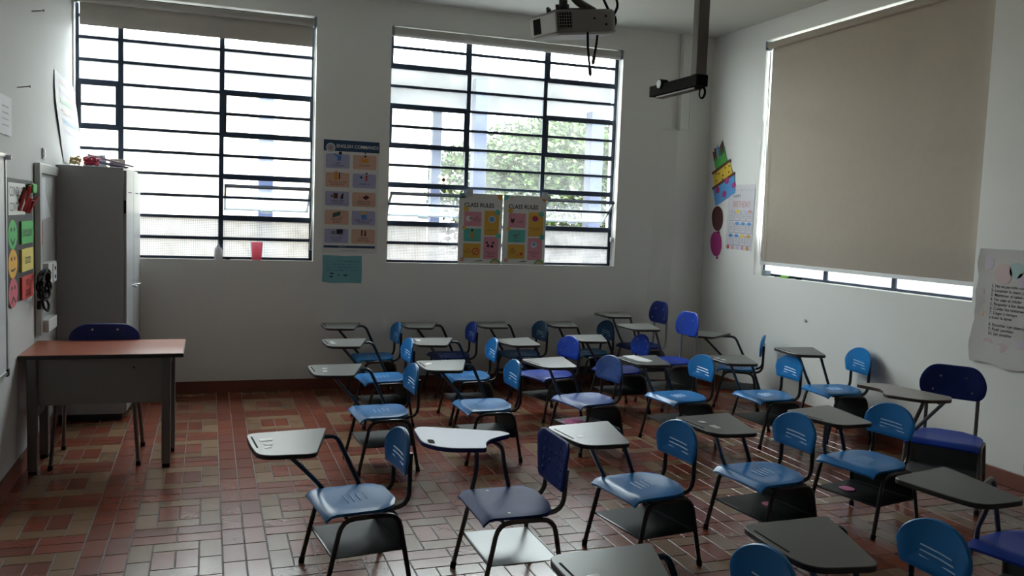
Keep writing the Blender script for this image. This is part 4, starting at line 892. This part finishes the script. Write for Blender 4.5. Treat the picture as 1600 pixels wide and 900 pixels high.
o = B('white_wall_strip', MB().box(5.90, 1.1, -.2, 6.35, 1.25, 3.2), mat('white_render', (.8, .8, .78), .9, .2)); tag(o, 'white masonry pier outside at the right side of the middle window', 'pier')
LEAFS = [mat('leaf_%s' % k, c, .6, .3, var=.25, scale=4) for k, c in zip('ab', [(.021, .046, .009), (.044, .068, .016)])]
def tree(x, y, h, blobs, lb, seed):
    random.seed(seed); e = tag(empty('tree', (x, y, -.2)), lb, 'tree')
    B('trunk', MB().tube([(0, 0, 0), (.05, .05, h*.4), (-.05, 0, h*.7)], [.14, .11, .06], 8), mat('bark', (.08, .05, .03), .9), e, smooth=True)
    for bx, by, bz in [(b[0], b[1], b[2]) for b in blobs[:4]]: B('branch', MB().tube([(0, 0, h*.35), (bx*.5, by*.5, h*.35+(bz-h*.35)*.6), (bx, by, bz)], [.06, .045, .02], 6), MATS['bark'], e, smooth=True)
    for li, lm in enumerate(LEAFS):
        mb = MB()
        for (bx, by, bz, br) in blobs:
            for k in range(int(2200*br*br)):
                d = Vector((random.gauss(0, 1), random.gauss(0, 1), random.gauss(0, 1))).normalized()*br*random.uniform(.55, 1.05)
                c = Vector((bx, by, bz))+Vector((d.x, d.y, d.z*.75)); s_ = random.uniform(.035, .08)
                a = Vector((random.gauss(0, 1), random.gauss(0, 1), random.gauss(0, .5))).normalized()*s_; b = a.cross(Vector((random.gauss(0, 1), random.gauss(0, 1), random.gauss(0, 1)))).normalized()*s_*.55
                mb.add([c-a, c+b, c+a, c-b], [(0, 1, 2, 3)])
        tag(B('foliage', mb, lm, e), kind='stuff')
tree(7.9, 9.0, 4.2, [(-1.7, 0, 2.6, 1.0), (-.6, -.3, 3.0, 1.2), (.5, .2, 3.2, 1.3), (1.5, 0, 3.5, 1.3), (-1.2, -.3, 1.6, .9), (.2, -.4, 1.9, 1.1), (1.5, -.2, 2.2, 1.2)], 'broad green tree outside the middle window', 41)
random.seed(77)
hd = tag(empty('hedge', (7.2, 6.8, -.2)), 'dark hedge glimpsed through the open window vent', 'hedge')
B('stem', MB().tube([(0, 0, 0), (0, 0, 1.4)], .05, 6), MATS['bark'], hd)
mb = MB()
for k in range(2600):
    c = Vector((random.uniform(-2.4, 2.6), random.uniform(-.45, .45), random.uniform(.2, 2.45))); s_ = random.uniform(.05, .10)
    a = Vector((random.gauss(0, 1), random.gauss(0, 1), random.gauss(0, .5))).normalized()*s_; b = a.cross(Vector((random.gauss(0, 1), random.gauss(0, 1), random.gauss(0, 1)))).normalized()*s_*.6
    mb.add([c-a, c+b, c+a, c-b], [(0, 1, 2, 3)])
tag(B('foliage', mb, mat('leaf_dark', (.012, .020, .008), .6, var=.3), hd), kind='stuff')
